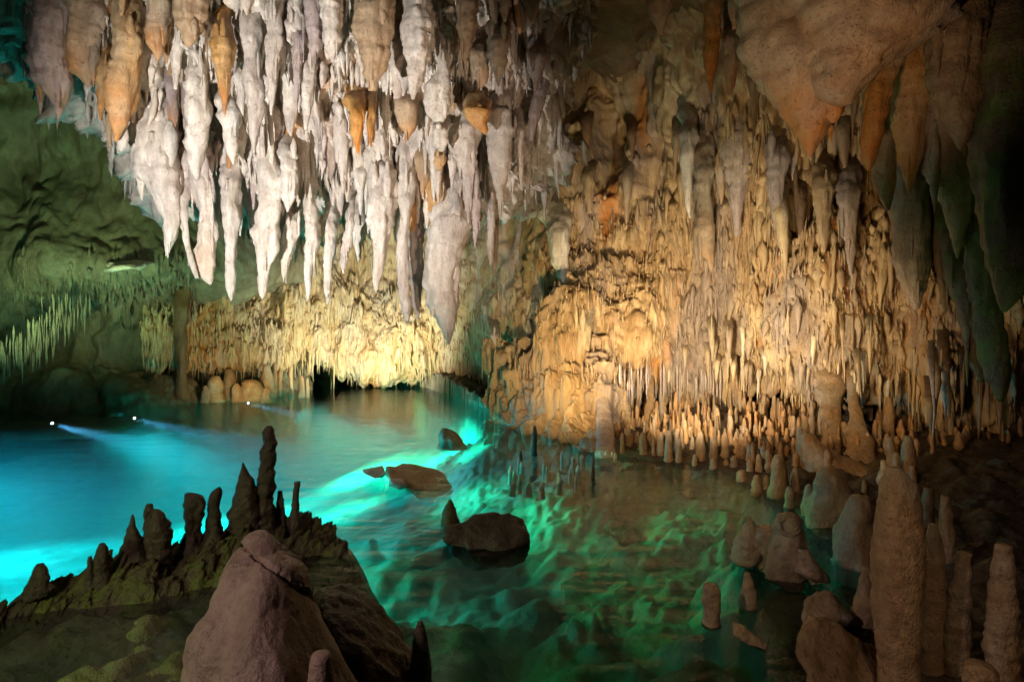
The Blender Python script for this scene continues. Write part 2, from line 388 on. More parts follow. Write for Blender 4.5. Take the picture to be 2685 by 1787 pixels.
# shoreline of the right bank, in plan
shore = np.array([WL(x, y)[:2] for x, y in [(1335, 1090), (1400, 1112), (1470, 1148), (1570, 1192), (1680, 1203), (1780, 1216), (1865, 1226), (1925, 1246),
                  (1995, 1290), (2060, 1320), (2130, 1400), (2210, 1440), (2300, 1480)]] + [[1.9, 2.9], [1.62, 2.3], [1.5, 1.4], [1.4, .2]])
def shore_sd(x, y):
    p = np.stack([x, y], -1); best = np.full(x.shape, 1e9); side = np.zeros(x.shape)
    for a, b in zip(shore[:-1], shore[1:]):
        ab = b - a; t = np.clip(((p - a) @ ab) / (ab @ ab), 0, 1); q = a + t[..., None] * ab
        d = np.hypot(*(p - q).transpose(2, 0, 1)); cr = ab[0] * (p[..., 1] - a[1]) - ab[1] * (p[..., 0] - a[0])
        u = d < best; best = np.where(u, d, best); side = np.where(u, np.sign(cr), side)
    return best * side            # positive on land
def ground_z(x, y):
    x = np.asarray(x, float); y = np.asarray(y, float)
    x2 = np.atleast_2d(x); y2 = np.atleast_2d(y)
    s = shore_sd(x2, y2)
    p = np.stack([x2, y2, 0 * x2], -1)
    land = .02 + .24 * sstep(s, 0, 3.2) + .05 * fbm(p * 2.6, 31, 4) * sstep(s, 0, .5) + .13 * billow(p * 3.1, 33, 3) * sstep(s, 0, .5)
    near = 1 - sstep(y2, 3.8, 5.6)
    leftd = sstep(-x2, .2, 4.5)
    deep = -.12 - .45 * sstep(-s, .0, 1.6) - .85 * leftd - .2 * sstep(y2, 6.5, 9)
    warp = p + .35 * fbm(p * 1.2, 41, 3)[..., None]
    lumps = .34 * billow(warp * 1.15, 43, 1) + .09 * billow(warp * 2.6 + 5, 44, 1) + .035 * fbm(p * 8, 45, 4, .6)
    relief = lumps - .27 + .2 * fbm(p * .9, 47, 2)
    bed = deep + relief * (.2 + .8 * near) * (1 - .8 * sstep(-x2, 1.4, 2.6)) + .04 * fbm(p * aniso(1.0, 1), 48, 2) + .02 * billow(p * np.array([1.6, 3.0, 1]), 49, 2)
    nl = sstep(2.75 + (x2 + 2.58) * .78 - y2, .0, .25) * sstep(-x2, .8, 1.1)
    bed = bed * (1 - nl) + nl * (-.04 + .2 * fbm(p * 2.6, 55, 5))
    bed = bed + (.07 * billow(p * 7, 57, 2) - .03) * (1 - sstep(-s, .6, 2.2)) * sstep(y2, 3.2, 4.2)
    bed = np.minimum(bed, np.where(nl > .5, .12, -.05 - .05 * sstep(-s, 0, .4)))
    k = sstep(s, -.18, .06)
    z = bed * (1 - k) + land * k
    return z.reshape(x.shape) if x.ndim else float(z[0, 0])

def ground_at(x, y):
    j = int(np.clip(np.searchsorted(xs, x), 0, len(xs) - 1)); i = int(np.clip(np.searchsorted(ys, y), 0, len(ys) - 1)); return float(Z[i, j])
xs = np.linspace(-10.5, 7.5, 760); ys = np.concatenate([np.linspace(.3, 6.2, 460), np.linspace(6.2, 17.5, 260)[1:]])
X, Y = np.meshgrid(xs, ys); Z = ground_z(X, Y)
V = np.stack([X, Y, Z], -1).reshape(-1, 3)
me = mesh('ground', V, quads(*X.shape), None, [M['bed'], M['dark'], M['algae']], np.where(shore_sd(X[:-1, :-1], Y[:-1, :-1]) > -.05, 1,
          np.where(Y[:-1, :-1] + .8 * fbm(np.stack([X, Y, 0 * X], -1)[:-1, :-1] * 1.4, 61, 4) < np.where(X[:-1, :-1] < -.9, 2.9 + (X[:-1, :-1] + 2.4) * .7, 4.1 + 1.6 * sstep(X[:-1, :-1], .2, 1.2)), 2, 0)).ravel())
link('lake_bed', me, None, None, None, 'structure')

# water surface
wv = [(x, y, z) for z in (-3, 0) for x, y in ((-12, -1), (9, -1), (9, 19), (-12, 19))]
me = mesh('water', wv, [(4, 5, 6, 7), (3, 2, 1, 0), (0, 1, 5, 4), (1, 2, 6, 5), (2, 3, 7, 6), (3, 0, 4, 7)], None, [M['water']], smooth=False)
link('water', me, None, None, None, 'structure')

# slabs added out of view to block upward spill from the left lamps
for hx, hy in ((-7.3, 7.0), (-6.9, 5.0), (-6.3, 9.0)):
    u = np.linspace(0, 2 * math.pi, 40, endpoint=False); r_ = np.array([.001, .5, .8, .88, .9, .5, .001]); z_ = np.array([-.1, -.1, -.12, -.17, -.265, -.275, -.275])
    Vh = np.stack([r_[:, None] * np.cos(u), r_[:, None] * np.sin(u) * 1.3, np.repeat(z_[:, None], 40, 1)], -1)
    Vh = Vh * (1 + .12 * fbm(Vh * np.array([2, 2, 0]), 63, 3)[..., None] * np.array([1, 1, 0])) + np.array([hx - .35, hy, 0])
    link('spill_blocker', mesh('spill_blocker', Vh.reshape(-1, 3), quads(7, 40, True), np.zeros(280), [M['brown']]), None, None, None, 'structure')
# left wall
lw = [[(-500, y, d - 1), (-200, y, d), (100, y, d + .3), (350, y, d + .5), (560, y, d + 1.2), (800, y, d + 2.6)]
      for y, d in [(-500, 7.2), (-150, 8.0), (150, 8.6), (400, 8.9), (560, 8.8), (690, 8.5), (760, 8.8), (850, 9.4), (960, 9.3), (1020, 8.8), (1150, 8.4)]]
sheet('cave_wall_left', lw, (330, 330), None, [fb(.35, .45, .4, 1, 2), bl(.25, .9, .35, 2, 2), bl(.06, 3.2, .8, 4, 2), fb(.03, 7, 4, 3)], 'green',
      extra=lambda G, n: [relief_drips(160, 71, (.15, .5), (.02, .05), (.48, .66), (.1, .75))(G, n), relief_drips(700, 72, (.08, .3), (.01, .025), (.52, .7), (0, .75))(G, n)])
# far back wall
bw = [[(x, y, 15.5) for x in (300, 700, 1100, 1500, 2000, 2700)] for y in (300, 700, 900, 1050)]
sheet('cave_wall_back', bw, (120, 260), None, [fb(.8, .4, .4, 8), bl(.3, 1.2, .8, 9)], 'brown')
# hanging curtain over the back pool
bc = []
for y, dd in [(100, .9), (500, .4), (620, .2), (720, 0), (820, -.25), (900, -.4)]:
    bc.append([(380, y, 10.0 + dd), (520, y, 10.3 + dd), (700, y, 11.0 + dd), (950, y, 11.8 + dd), (1180, y, 11.6 + dd), (1330, y, 10.0 + dd), (1460, y, 8.6 + dd)])
lip = [(380, 940), (520, 950), (700, 944), (950, 962), (1180, 968), (1330, 962), (1460, 948)]
bc.append([(x, ly, c[2]) for (x, ly), c in zip(lip, bc[-1])])
bc.append([(x, ly - 14, c[2] + .6) for (x, ly), c in zip(lip, bc[-1])])
bc.append([(x, ly - 30, c[2] + 3) for (x, ly), c in zip(lip, bc[-2])])
def back_stain(V): return .7 * sstep(fbm(V * aniso(.8, .25), 77, 3), .15, .6)
sheet('cave_ceiling_back', bc, (300, 420), None, [fb(.35, .6, .5, 11), bl(.28, 2.2, .4, 12), bl(.07, 8, .9, 13, 2)], 'cream', stain=back_stain,
      extra=lambda G, n: [relief_drips(3000, 81, (.15, .5), (.009, .028), (.25, .74))(G, n), relief_drips(300, 82, (.3, .9), (.03, .07), (.1, .6))(G, n)])
# right wall of flowstone
cols = [1290, 1450, 1600, 1800, 2000, 2200, 2400, 2650, 2900]
lipy = [960, 985, 1000, 1005, 1000, 1020, 1050, 1095, 1120]
tab = {-400: [10.6, 8.8, 8.0, 6.4, 5.8, 5.2, 4.8, 4.4, 3.8],
       -60: [10.8, 9.4, 8.8, 7.0, 6.4, 5.8, 5.3, 4.8, 4.2],
       150: [10.9, 9.6, 9.2, 7.5, 6.8, 6.2, 5.6, 5.1, 4.5],
       330: [10.9, 9.7, 9.2, 7.7, 7.0, 6.6, 6.0, 5.3, 4.7],
       480: [10.9, 9.3, 8.8, 7.8, 7.2, 6.9, 6.3, 5.6, 5.0],
       620: [10.8, 8.9, 8.4, 7.9, 7.3, 6.7, 6.2, 5.8, 5.2],
       750: [10.8, 8.5, 8.0, 7.8, 7.2, 6.4, 6.1, 5.9, 5.4],
       870: [10.7, 8.1, 7.7, 7.8, 7.1, 6.2, 6.0, 6.0, 5.6]}
rw = [[(x, y, d) for x, d in zip(cols, r)] for y, r in tab.items()]
last = tab[870]
rw.append([(x, ly, d + .15) for x, ly, d in zip(cols, lipy, last)])
rw.append([(x, ly - 16, d + .7) for x, ly, d in zip(cols, lipy, last)])
rw.append([(x, ly - 30, d + 3.2) for x, ly, d in zip(cols, lipy, last)])
def right_stain(V): return .8 * sstep(fbm(V * aniso(1.3, .18), 78, 3), .25, .6)
sheet('cave_wall_right', rw, (420, 560), None, [fb(.5, .55, .4, 21), bl(.34, 1.3, .38, 22), lambda G: bl(.13, 4.2, .8, 23, 2)(G) * (.25 + .75 * np.maximum(sstep(G[..., 0], 1.6, 2.6), sstep(-G[..., 2], -3.2, -2.4))), fb(.035, 9, 4, 24, 3)], 'ochre', stain=right_stain,
      extra=lambda G, n: [relief_drips(4600, 91, (.1, .36), (.008, .024), (.44, .81), (.15, .98))(G, n), relief_drips(520, 96, (.12, .4), (.012, .035), (.56, .80), (.0, .2))(G, n), relief_drips(420, 92, (.3, .8), (.03, .075), (.3, .72), (.3, 1))(G, n),
                          relief_drips(110, 93, (.12, .4), (.012, .04), (.44, .55), (.05, .5))(G, n), relief_drips(900, 97, (.2, .7), (.012, .042), (.26, .56), (.36, 1), .7)(G, n)])
# fluted foot of the right wall that stands in the water
ft = [[(1290, y, d + .9), (1350, y, d + .5), (1440, y, d), (1520, y, d - .35), (1580, y, d - .45), (1620, y, d + .6), (1660, y, d + 2)]
      for y, d in [(900, 8.0), (980, 7.7), (1040, 7.45), (1100, 7.2), (1160, 6.9), (1230, 6.7)]]
sheet('cave_wall_foot', ft, (150, 220), None, [fb(.2, 1, .6, 26), bl(.22, 4.5, .5, 27, 2), bl(.06, 13, 1.2, 28, 2)], 'ochre',
      extra=lambda G, n: [relief_drips(260, 95, (.1, .4), (.012, .03), (0, .45))(G, n)])
# dark rock behind the bank and the ceiling above everything
dk = [[(x, y, 11.0 - max(0, x - 1700) * .0018) for x in (1500, 1900, 2300, 2800, 3400)] for y in (850, 960, 1060, 1150)]
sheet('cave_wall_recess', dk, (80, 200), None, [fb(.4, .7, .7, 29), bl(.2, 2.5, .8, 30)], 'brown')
ce = [[(x * (12 - k) / 6.0 * 0 + x, k) for x in (-11, -5, 0, 5, 10)] for k in (-3, 2, 5, 8, 11, 15)]
A = np.array([[(x, y, 5.4 + .1 * math.sin(x + y)) for x, y in r] for r in ce]); G = crom(A, 200); G = np.swapaxes(crom(np.swapaxes(G, 0, 1), 200), 0, 1)
G[..., 2] += -.5 * billow(G * .9, 36, 4) + .3 * fbm(G * .5, 37, 3)
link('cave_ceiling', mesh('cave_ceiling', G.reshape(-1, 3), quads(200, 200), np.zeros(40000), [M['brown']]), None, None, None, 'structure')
# the mass the white stalactites hang from
hm = []
for y, xl, xr, d in [(-420, -150, 1480, 5.0), (-150, 30, 1450, 5.15), (0, 60, 1440, 5.25), (120, 130, 1425, 5.4), (200, 240, 1405, 5.55), (300, 350, 1385, 5.7), (390, 420, 1360, 5.85), (450, 470, 1320, 5.95)]:
    hm.append([(xl - 30, y, d + 1.6)] + [(xl + (xr - xl) * k, y, d + .25 * abs(k - .5)) for k in (0, .25, .5, .75, 1)] + [(xr + 30, y, d + 1.6)])
hm.append([(x, 500, d + .2) for x, y, d in hm[-1]])
hm.append([(x, 470, d + 1.5) for x, y, d in hm[-1]])
def mass_stain(V): return .6 * sstep(fbm(V * aniso(1.6, .7), 79, 3), .25, .6)
sheet('cave_ceiling_mass', hm, (330, 420), None, [bl(.38, 1.9, .5, 51), bl(.2, 5.5, 1.0, 52), fb(.06, 9, 5, 53)], 'white', stain=mass_stain,
      extra=lambda G, n: [relief_drips(320, 55, (.2, .6), (.03, .075), (.15, .8), (.1, .9), .6)(G, n), relief_drips(1300, 56, (.12, .45), (.012, .035), (.15, .84), (.08, .92), .9)(G, n)])

lo = []
for y, d in [(300, 6.3), (400, 6.35), (480, 6.4), (540, 6.4), (590, 6.45)]:
    lo.append([(x, y - abs(x - 850) * (y - 300) * .0009 + 18 * math.sin(x * .03), d + .5 * abs(x - 850) / 450) for x in (400, 520, 640, 760, 880, 1000, 1120, 1240, 1330)])
lo.append([(x, y - 25, d + 1.0) for x, y, d in lo[-1]])
sheet('cave_ceiling_mass', lo, (150, 380), None, [bl(.3, 2.4, .4, 151), bl(.14, 7, .9, 152)], 'ochre',
      extra=lambda G, n: [relief_drips(240, 155, (.2, .6), (.02, .05), (.4, .85), (.03, .97))(G, n), relief_drips(700, 156, (.12, .45), (.01, .028), (.3, .86), (.03, .97), .6)(G, n)])

# ================================================================== stalactites of the white mass
WG = 'stalactites of the white hanging mass'
def tite(rows, d, mat, label, group=WG, **kw):
    return lump('stalactite', rows, d, mat, label, 'stalactite', group, **kw)
# (rows, distance, material, stain, label)
def wall_d(x, y): return float(np.interp(x, cols, [np.interp(y, list(tab), [tab[k][i] for k in tab]) for i in range(len(cols))]))
T = [
 ([(240, 380, 470), (312, 355, 482), (380, 352, 462), (464, 360, 478), (500, 385, 475), (529, 415, 470), (570, 430, 468), (620, 432, 460), (655, 433, 446), (671, 434, 437)], 5.35, 'white', 0, 'broad white sheet ending in one blunt spike at the left of the white mass'),
 ([(440, 470, 520), (540, 470, 490), (600, 478, 494), (650, 485, 499), (700, 497, 514), (730, 512, 522)], 5.4, 'white', 0, 'thin white leg leaning right beside a brown gap, second tip from the left'),
 ([(330, 490, 545), (430, 483, 560), (500, 492, 562), (560, 528, 562), (600, 520, 572), (650, 513, 567), (690, 510, 562), (715, 514, 560), (735, 535, 558), (746, 549, 555)], 5.5, 'white', .35, 'wide white stalactite with two stubby tips right of the thin leg'),
 ([(380, 590, 640), (430, 585, 640), (480, 582, 632), (560, 582, 632), (600, 590, 626), (660, 592, 621), (720, 593, 618), (755, 595, 618), (775, 600, 614), (789, 604, 607)], 5.4, 'white', 0, 'long ragged white stalactite with a crusty edge, fourth tip from the left'),
 ([(250, 668, 720), (400, 672, 725), (460, 677, 745), (520, 676, 742), (580, 670, 735), (620, 668, 727), (680, 670, 717), (730, 675, 705), (765, 678, 700), (783, 686, 690)], 5.3, 'white', .1, 'thick smooth white stalactite tapering to a point, brightest of the bottom row'),
 ([(360, 730, 768), (400, 730, 775), (450, 738, 782), (500, 735, 775), (530, 745, 765), (556, 752, 755)], 5.25, 'white', 0, 'short white leaf shaped stalactite beside the thick smooth bright one'),
 ([(540, 760, 795), (600, 742, 790), (640, 735, 772), (690, 737, 762), (715, 740, 752), (739, 743, 746)], 5.5, 'white', .2, 'short curved white stalactite arching over a brown hollow'),
 ([(430, 797, 812), (480, 797, 815), (540, 795, 826), (600, 797, 840), (650, 797, 835), (700, 798, 820), (750, 802, 817), (780, 803, 811), (791, 804, 806)], 5.45, 'white', 0, 'slim white stalactite with a needle tip, right of the brown hollow'),
 ([(520, 855, 880), (590, 848, 886), (640, 850, 882), (700, 849, 873), (750, 848, 868), (797, 856, 861)], 5.6, 'white', 0, 'slim blue grey stalactite forked at its top, between two white ones'),
 ([(520, 915, 932), (560, 912, 930), (600, 903, 927), (650, 895, 920), (690, 892, 910), (718, 898, 901)], 5.4, 'white', 0, 'short white stalactite slanting down to the left with its tip high above the fringe'),
 ([(380, 965, 1025), (450, 968, 1032), (500, 972, 1035), (550, 966, 1030), (590, 965, 1025), (640, 976, 1015), (700, 977, 1007), (740, 978, 998), (766, 984, 990)], 5.4, 'white', .15, 'stout white stalactite with a pinkish tip near the middle of the mass'),
 ([(330, 1035, 1090), (450, 1040, 1090), (530, 1045, 1085), (580, 1052, 1080), (620, 1038, 1072), (680, 1040, 1072), (740, 1045, 1076), (790, 1048, 1080), (820, 1055, 1078), (847, 1065, 1071)], 5.45, 'white', .1, 'very long pale pink stalactite left of the biggest one'),
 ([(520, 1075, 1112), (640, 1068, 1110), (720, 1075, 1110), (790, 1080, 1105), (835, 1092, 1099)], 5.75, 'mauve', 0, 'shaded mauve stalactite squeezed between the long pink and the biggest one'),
 ([(480, 1115, 1238), (600, 1118, 1228), (660, 1112, 1212), (720, 1110, 1202), (775, 1118, 1202), (810, 1135, 1202), (850, 1148, 1196), (880, 1165, 1188), (902, 1173, 1179)], 5.6, 'white', .05, 'biggest and lowest white stalactite with a V shaped shadow across its top'),
 ([(760, 1122, 1146), (800, 1128, 1146), (830, 1133, 1138)], 5.5, 'white', 0, 'little white drip on the left flank of the biggest stalactite'),
 ([(280, 1190, 1262), (330, 1185, 1260), (400, 1180, 1252), (450, 1200, 1246), (500, 1215, 1241), (550, 1222, 1237), (585, 1226, 1231)], 5.2, 'white', 0, 'white fang above the right shoulder of the biggest stalactite'),
 ([(380, 1175, 1205), (450, 1177, 1197), (510, 1182, 1185)], 5.15, 'white', 0, 'small white prong left of the white fang'),
 ([(180, 1285, 1340), (280, 1275, 1342), (350, 1270, 1345), (410, 1278, 1340), (470, 1290, 1332), (520, 1302, 1321), (560, 1306, 1316), (577, 1310, 1313)], 5.2, 'white', .05, 'pinkish white fang at the right end of the white mass'),
 ([(440, 1270, 1290), (540, 1270, 1296), (600, 1278, 1298), (660, 1276, 1293), (695, 1284, 1289)], 5.5, 'white', .2, 'finger shaped pale stalactite with a round tip, right of the white fang'),
 ([(540, 1296, 1310), (640, 1295, 1307), (700, 1292, 1303), (722, 1296, 1299)], 5.6, 'tan', .2, 'thin tan stalactite touching the round tipped finger'),
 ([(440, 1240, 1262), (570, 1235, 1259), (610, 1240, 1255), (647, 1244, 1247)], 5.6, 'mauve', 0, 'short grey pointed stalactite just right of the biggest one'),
 ([(280, 1345, 1378), (380, 1348, 1374), (440, 1360, 1371), (497, 1365, 1367)], 5.3, 'white', .3, 'small white stalactite with a needle tip at the right rim of the mass'),
 ([(-80, 90, 190), (0, 98, 205), (60, 100, 192), (120, 82, 178), (180, 86, 178), (225, 100, 182), (250, 128, 178), (280, 142, 166), (313, 151, 156)], 5.0, 'mauve', .25, 'broad grey drapery with a yellowish cone tip at the upper left corner'),
 ([(190, 92, 122), (240, 101, 113), (269, 104, 107)], 4.95, 'orange', .5, 'tiny reddish drip on the left of the broad grey drapery'),
 ([(-60, 170, 300), (60, 180, 285), (120, 172, 268), (160, 172, 265), (190, 180, 260), (207, 212, 245), (229, 228, 233)], 5.05, 'tan', .6, 'lumpy tan knob with one small orange nipple at the upper left'),
 ([(110, 262, 305), (210, 255, 287), (270, 255, 277), (316, 262, 266)], 5.0, 'orange', .5, 'short orange stalactite right of the dark hole at the upper left'),
 ([(-60, 290, 365), (60, 298, 372), (120, 308, 372), (170, 300, 366), (230, 277, 356), (280, 282, 346), (330, 290, 330), (371, 300, 306)], 4.95, 'orange', .7, 'long orange and cream stalactite with two tips at the left of the white mass'),
 ([(260, 275, 292), (350, 280, 293), (393, 286, 289)], 5.1, 'tan', .4, 'thin tan stalactite at the left foot of the orange and cream one'),
 ([(310, 312, 328), (370, 304, 333), (397, 317, 321)], 5.05, 'white', 0, 'little white diamond shaped tip under the orange and cream stalactite'),
 ([(-60, 385, 450), (0, 388, 446), (60, 381, 436), (110, 385, 429), (140, 403, 426), (161, 411, 416)], 4.9, 'tan', .8, 'brown stalactite with an orange beak near the top edge'),
 ([(-90, 450, 560), (0, 453, 548), (40, 458, 542), (80, 468, 532), (110, 478, 510), (124, 490, 497)], 4.75, 'tan', .15, 'rounded tan bulb hanging at the top edge'),
 ([(-20, 438, 482), (100, 442, 480), (180, 450, 472), (235, 456, 463)], 5.1, 'white', 0, 'slender white stalactite tucked left of the tan bulb'),
 ([(40, 575, 608), (105, 552, 612), (150, 555, 610), (190, 568, 602), (230, 574, 600), (270, 581, 597), (303, 587, 590)], 4.75, 'orange', .9, 'amber nose shaped stalactite at the top left of the mass'),
 ([(60, 505, 530), (110, 500, 535), (200, 490, 545), (300, 485, 545), (380, 490, 541), (430, 497, 531), (472, 510, 521)], 5.1, 'white', 0, 'tall plain white stalactite left of the amber nose'),
 ([(230, 575, 625), (300, 570, 628), (350, 582, 622), (400, 596, 620), (432, 610, 615)], 5.2, 'white', 0, 'white stalactite directly below the amber nose'),
 ([(-60, 640, 685), (60, 620, 682), (110, 632, 680), (150, 642, 672), (220, 640, 690), (280, 650, 696), (340, 655, 682), (402, 663, 669)], 4.95, 'white', 0, 'long knobbly white stalactite right of the amber nose'),
 ([(-60, 700, 750), (60, 700, 737), (120, 698, 736), (200, 700, 729), (260, 704, 721), (302, 709, 713)], 4.85, 'white', 0, 'long straight grey stalactite beside a broad brown shadow'),
 ([(20, 768, 805), (150, 765, 797), (220, 770, 786), (287, 773, 776)], 4.9, 'mauve', 0, 'thin grey stalactite with a long needle at the right of the brown shadow'),
 ([(120, 785, 838), (200, 788, 832), (280, 792, 818), (342, 799, 805)], 5.0, 'white', 0, 'white stalactite curving beside the thin grey needle'),
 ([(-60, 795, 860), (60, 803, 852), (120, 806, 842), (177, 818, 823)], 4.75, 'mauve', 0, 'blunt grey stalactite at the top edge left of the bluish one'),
 ([(-60, 838, 900), (60, 845, 893), (110, 850, 890), (165, 868, 876)], 4.7, 'white', 0, 'bluish white stalactite at the top edge'),
 ([(-60, 920, 1035), (80, 935, 1025), (150, 952, 1020), (200, 955, 1000), (238, 968, 984)], 4.75, 'tan', .2, 'wide tan stalactite at the top edge with a double rib'),
 ([(-40, 1060, 1122), (90, 1060, 1142), (150, 1060, 1127), (220, 1068, 1102), (260, 1078, 1088)], 4.8, 'white', .1, 'pale stalactite at the top middle left of the snapped one'),
 ([(90, 1138, 1160), (180, 1148, 1180), (240, 1112, 1182), (290, 1120, 1176), (319, 1136, 1166)], 4.9, 'white', 0, 'white stalactite snapped off flat at its end'),
 ([(320, 1135, 1180), (350, 1136, 1178), (385, 1140, 1176), (397, 1150, 1165)], 5.0, 'white', 0, 'small squarish white block below the snapped stalactite'),
 ([(395, 1140, 1165), (425, 1136, 1170), (446, 1145, 1160)], 5.15, 'orange', .4, 'little yellow stub over the dark hollow'),
 ([(260, 905, 965), (300, 915, 958), (340, 922, 950), (380, 930, 944), (402, 936, 940)], 4.9, 'orange', .8, 'orange carrot shaped stalactite in the middle of the white mass'),
 ([(250, 962, 988), (300, 960, 985), (350, 962, 980), (385, 970, 975)], 4.95, 'orange', .9, 'rust coloured stalactite just right of the orange carrot'),
 ([(-60, 1195, 1260), (60, 1200, 1250), (120, 1208, 1240), (167, 1216, 1222)], 4.6, 'tan', .3, 'brown stalactite at the top edge left of the plump one'),
 ([(100, 1225, 1285), (170, 1230, 1280), (205, 1245, 1278), (231, 1258, 1266)], 4.65, 'tan', .4, 'brown stalactite with two small tips left of the plump one'),
 ([(60, 1280, 1340), (120, 1278, 1335), (170, 1282, 1328), (200, 1296, 1318), (227, 1304, 1309)], 4.55, 'tan', .1, 'plump tan stalactite with a tapered tip right of the brown pair'),
 ([(-60, 1370, 1420), (0, 1372, 1416), (30, 1378, 1412), (62, 1392, 1399)], 4.5, 'tan', .1, 'smooth tan stalactite ending at the top edge, rightmost of the brown ones'),
 ([(-30, 1355, 1380), (40, 1362, 1380), (86, 1369, 1375)], 4.6, 'tan', .1, 'thin tan stalactite dangling beside the smooth one at the top edge'),
 ([(-60, 1300, 1345), (20, 1308, 1338), (57, 1320, 1327)], 4.5, 'tan', .2, 'short brown stalactite cut by the top edge above the plump one'),
 ([(-60, 1280, 1312), (30, 1285, 1308), (71, 1298, 1303)], 4.65, 'tan', .1, 'narrow pale edged stalactite at the top edge above the plump one'),
 ([(110, 1380, 1440), (150, 1383, 1436), (190, 1390, 1425), (241, 1399, 1406)], 5.0, 'mauve', .15, 'stout mauve stalactite at the upper right of the mass'),
 ([(180, 1418, 1452), (260, 1395, 1432), (330, 1385, 1410), (370, 1388, 1396)], 5.25, 'mauve', .1, 'mauve blade running down the right rim of the mass'),
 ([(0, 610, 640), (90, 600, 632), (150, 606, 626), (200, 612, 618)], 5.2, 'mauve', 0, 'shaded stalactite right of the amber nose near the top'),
 ([(265, 1215, 1285), (310, 1222, 1280), (345, 1262, 1278), (352, 1268, 1273)], 4.9, 'orange', .7, 'squarish orange stalactite left of the mauve stripes'),
]
for rows, d, mt, st, lb in T:
    tite(rows, d, mt, lb, stain=st, flat=random.uniform(.75, 1.1), root=.7, sub=random.randint(3, 6), amp=.36, m=36, step=5, fine=.16)
# the many smaller ones that fill the mass
def mass_lim(y):
    l = np.interp(y, [0, 120, 220, 320, 400, 480, 560, 700], [90, 110, 225, 330, 370, 400, 480, 600]); r = np.interp(y, [0, 120, 300, 400, 500, 560, 700], [1430, 1425, 1390, 1365, 1300, 1230, 1180]); return l, r
fill_me = []
k = 0
g = np.random.default_rng(5)
while k < 150:
    ty = g.uniform(90, 690) if k < 115 else g.uniform(300, 640); l, r = mass_lim(ty); x = g.uniform(l + 15, r - 15)
    h = g.uniform(120, 350); wd = g.uniform(17, 46) * (1.1 if ty < 400 else .8); lean = g.normal(0, 8)
    d = 4.95 + .75 * ty / 700 + g.uniform(-.05, .25)
    a = [(ty - h, x - lean - wd, x - lean + wd)]
    nk = 5
    for q in range(1, nk):
        t = q / nk; s = (1 - t) ** .62 * g.uniform(.8, 1.2); o = g.normal(0, 3)
        a.append((ty - h * (1 - t), x - lean * (1 - t) - wd * s + o, x - lean * (1 - t) + wd * s + o))
    a.append((ty, x - 2, x + 2))
    pcs = []
    if g.random() < .55:
        dx = g.choice([-1, 1]) * wd * g.uniform(.5, .9); hh = h * g.uniform(.3, .6); ww = wd * g.uniform(.3, .5); ty2 = ty - h * g.uniform(.05, .4)
        pcs.append(([(ty2 - hh, x + dx - ww, x + dx + ww), (ty2 - hh * .4, x + dx - ww * .7, x + dx + ww * .7), (ty2, x + dx - 1.5, x + dx + 1.5)], d - .02))
    warm = x > 1180 and ty < 330
    mt = g.choice(['tan', 'mauve', 'orange'], p=[.6, .3, .1]) if warm else g.choice(['white', 'mauve', 'tan', 'orange'], p=[.78, .12, .06, .04])
    tite(a, d, mt, 'brownish small stalactite crowded in the upper right of the white mass' if warm else 'small stalactite crowded among the larger named ones of the white mass',
         group='small brownish stalactites crowding the upper right of the mass' if warm else 'small stalactites crowding the white mass',
         stain=g.choice([0, 0, .3, .7]) if mt != 'white' else g.choice([0, 0, 0, .25]), pieces=pcs, m=18, step=8, root=.6, sub=int(g.integers(2, 5)), amp=.36, fine=.16)
    k += 1

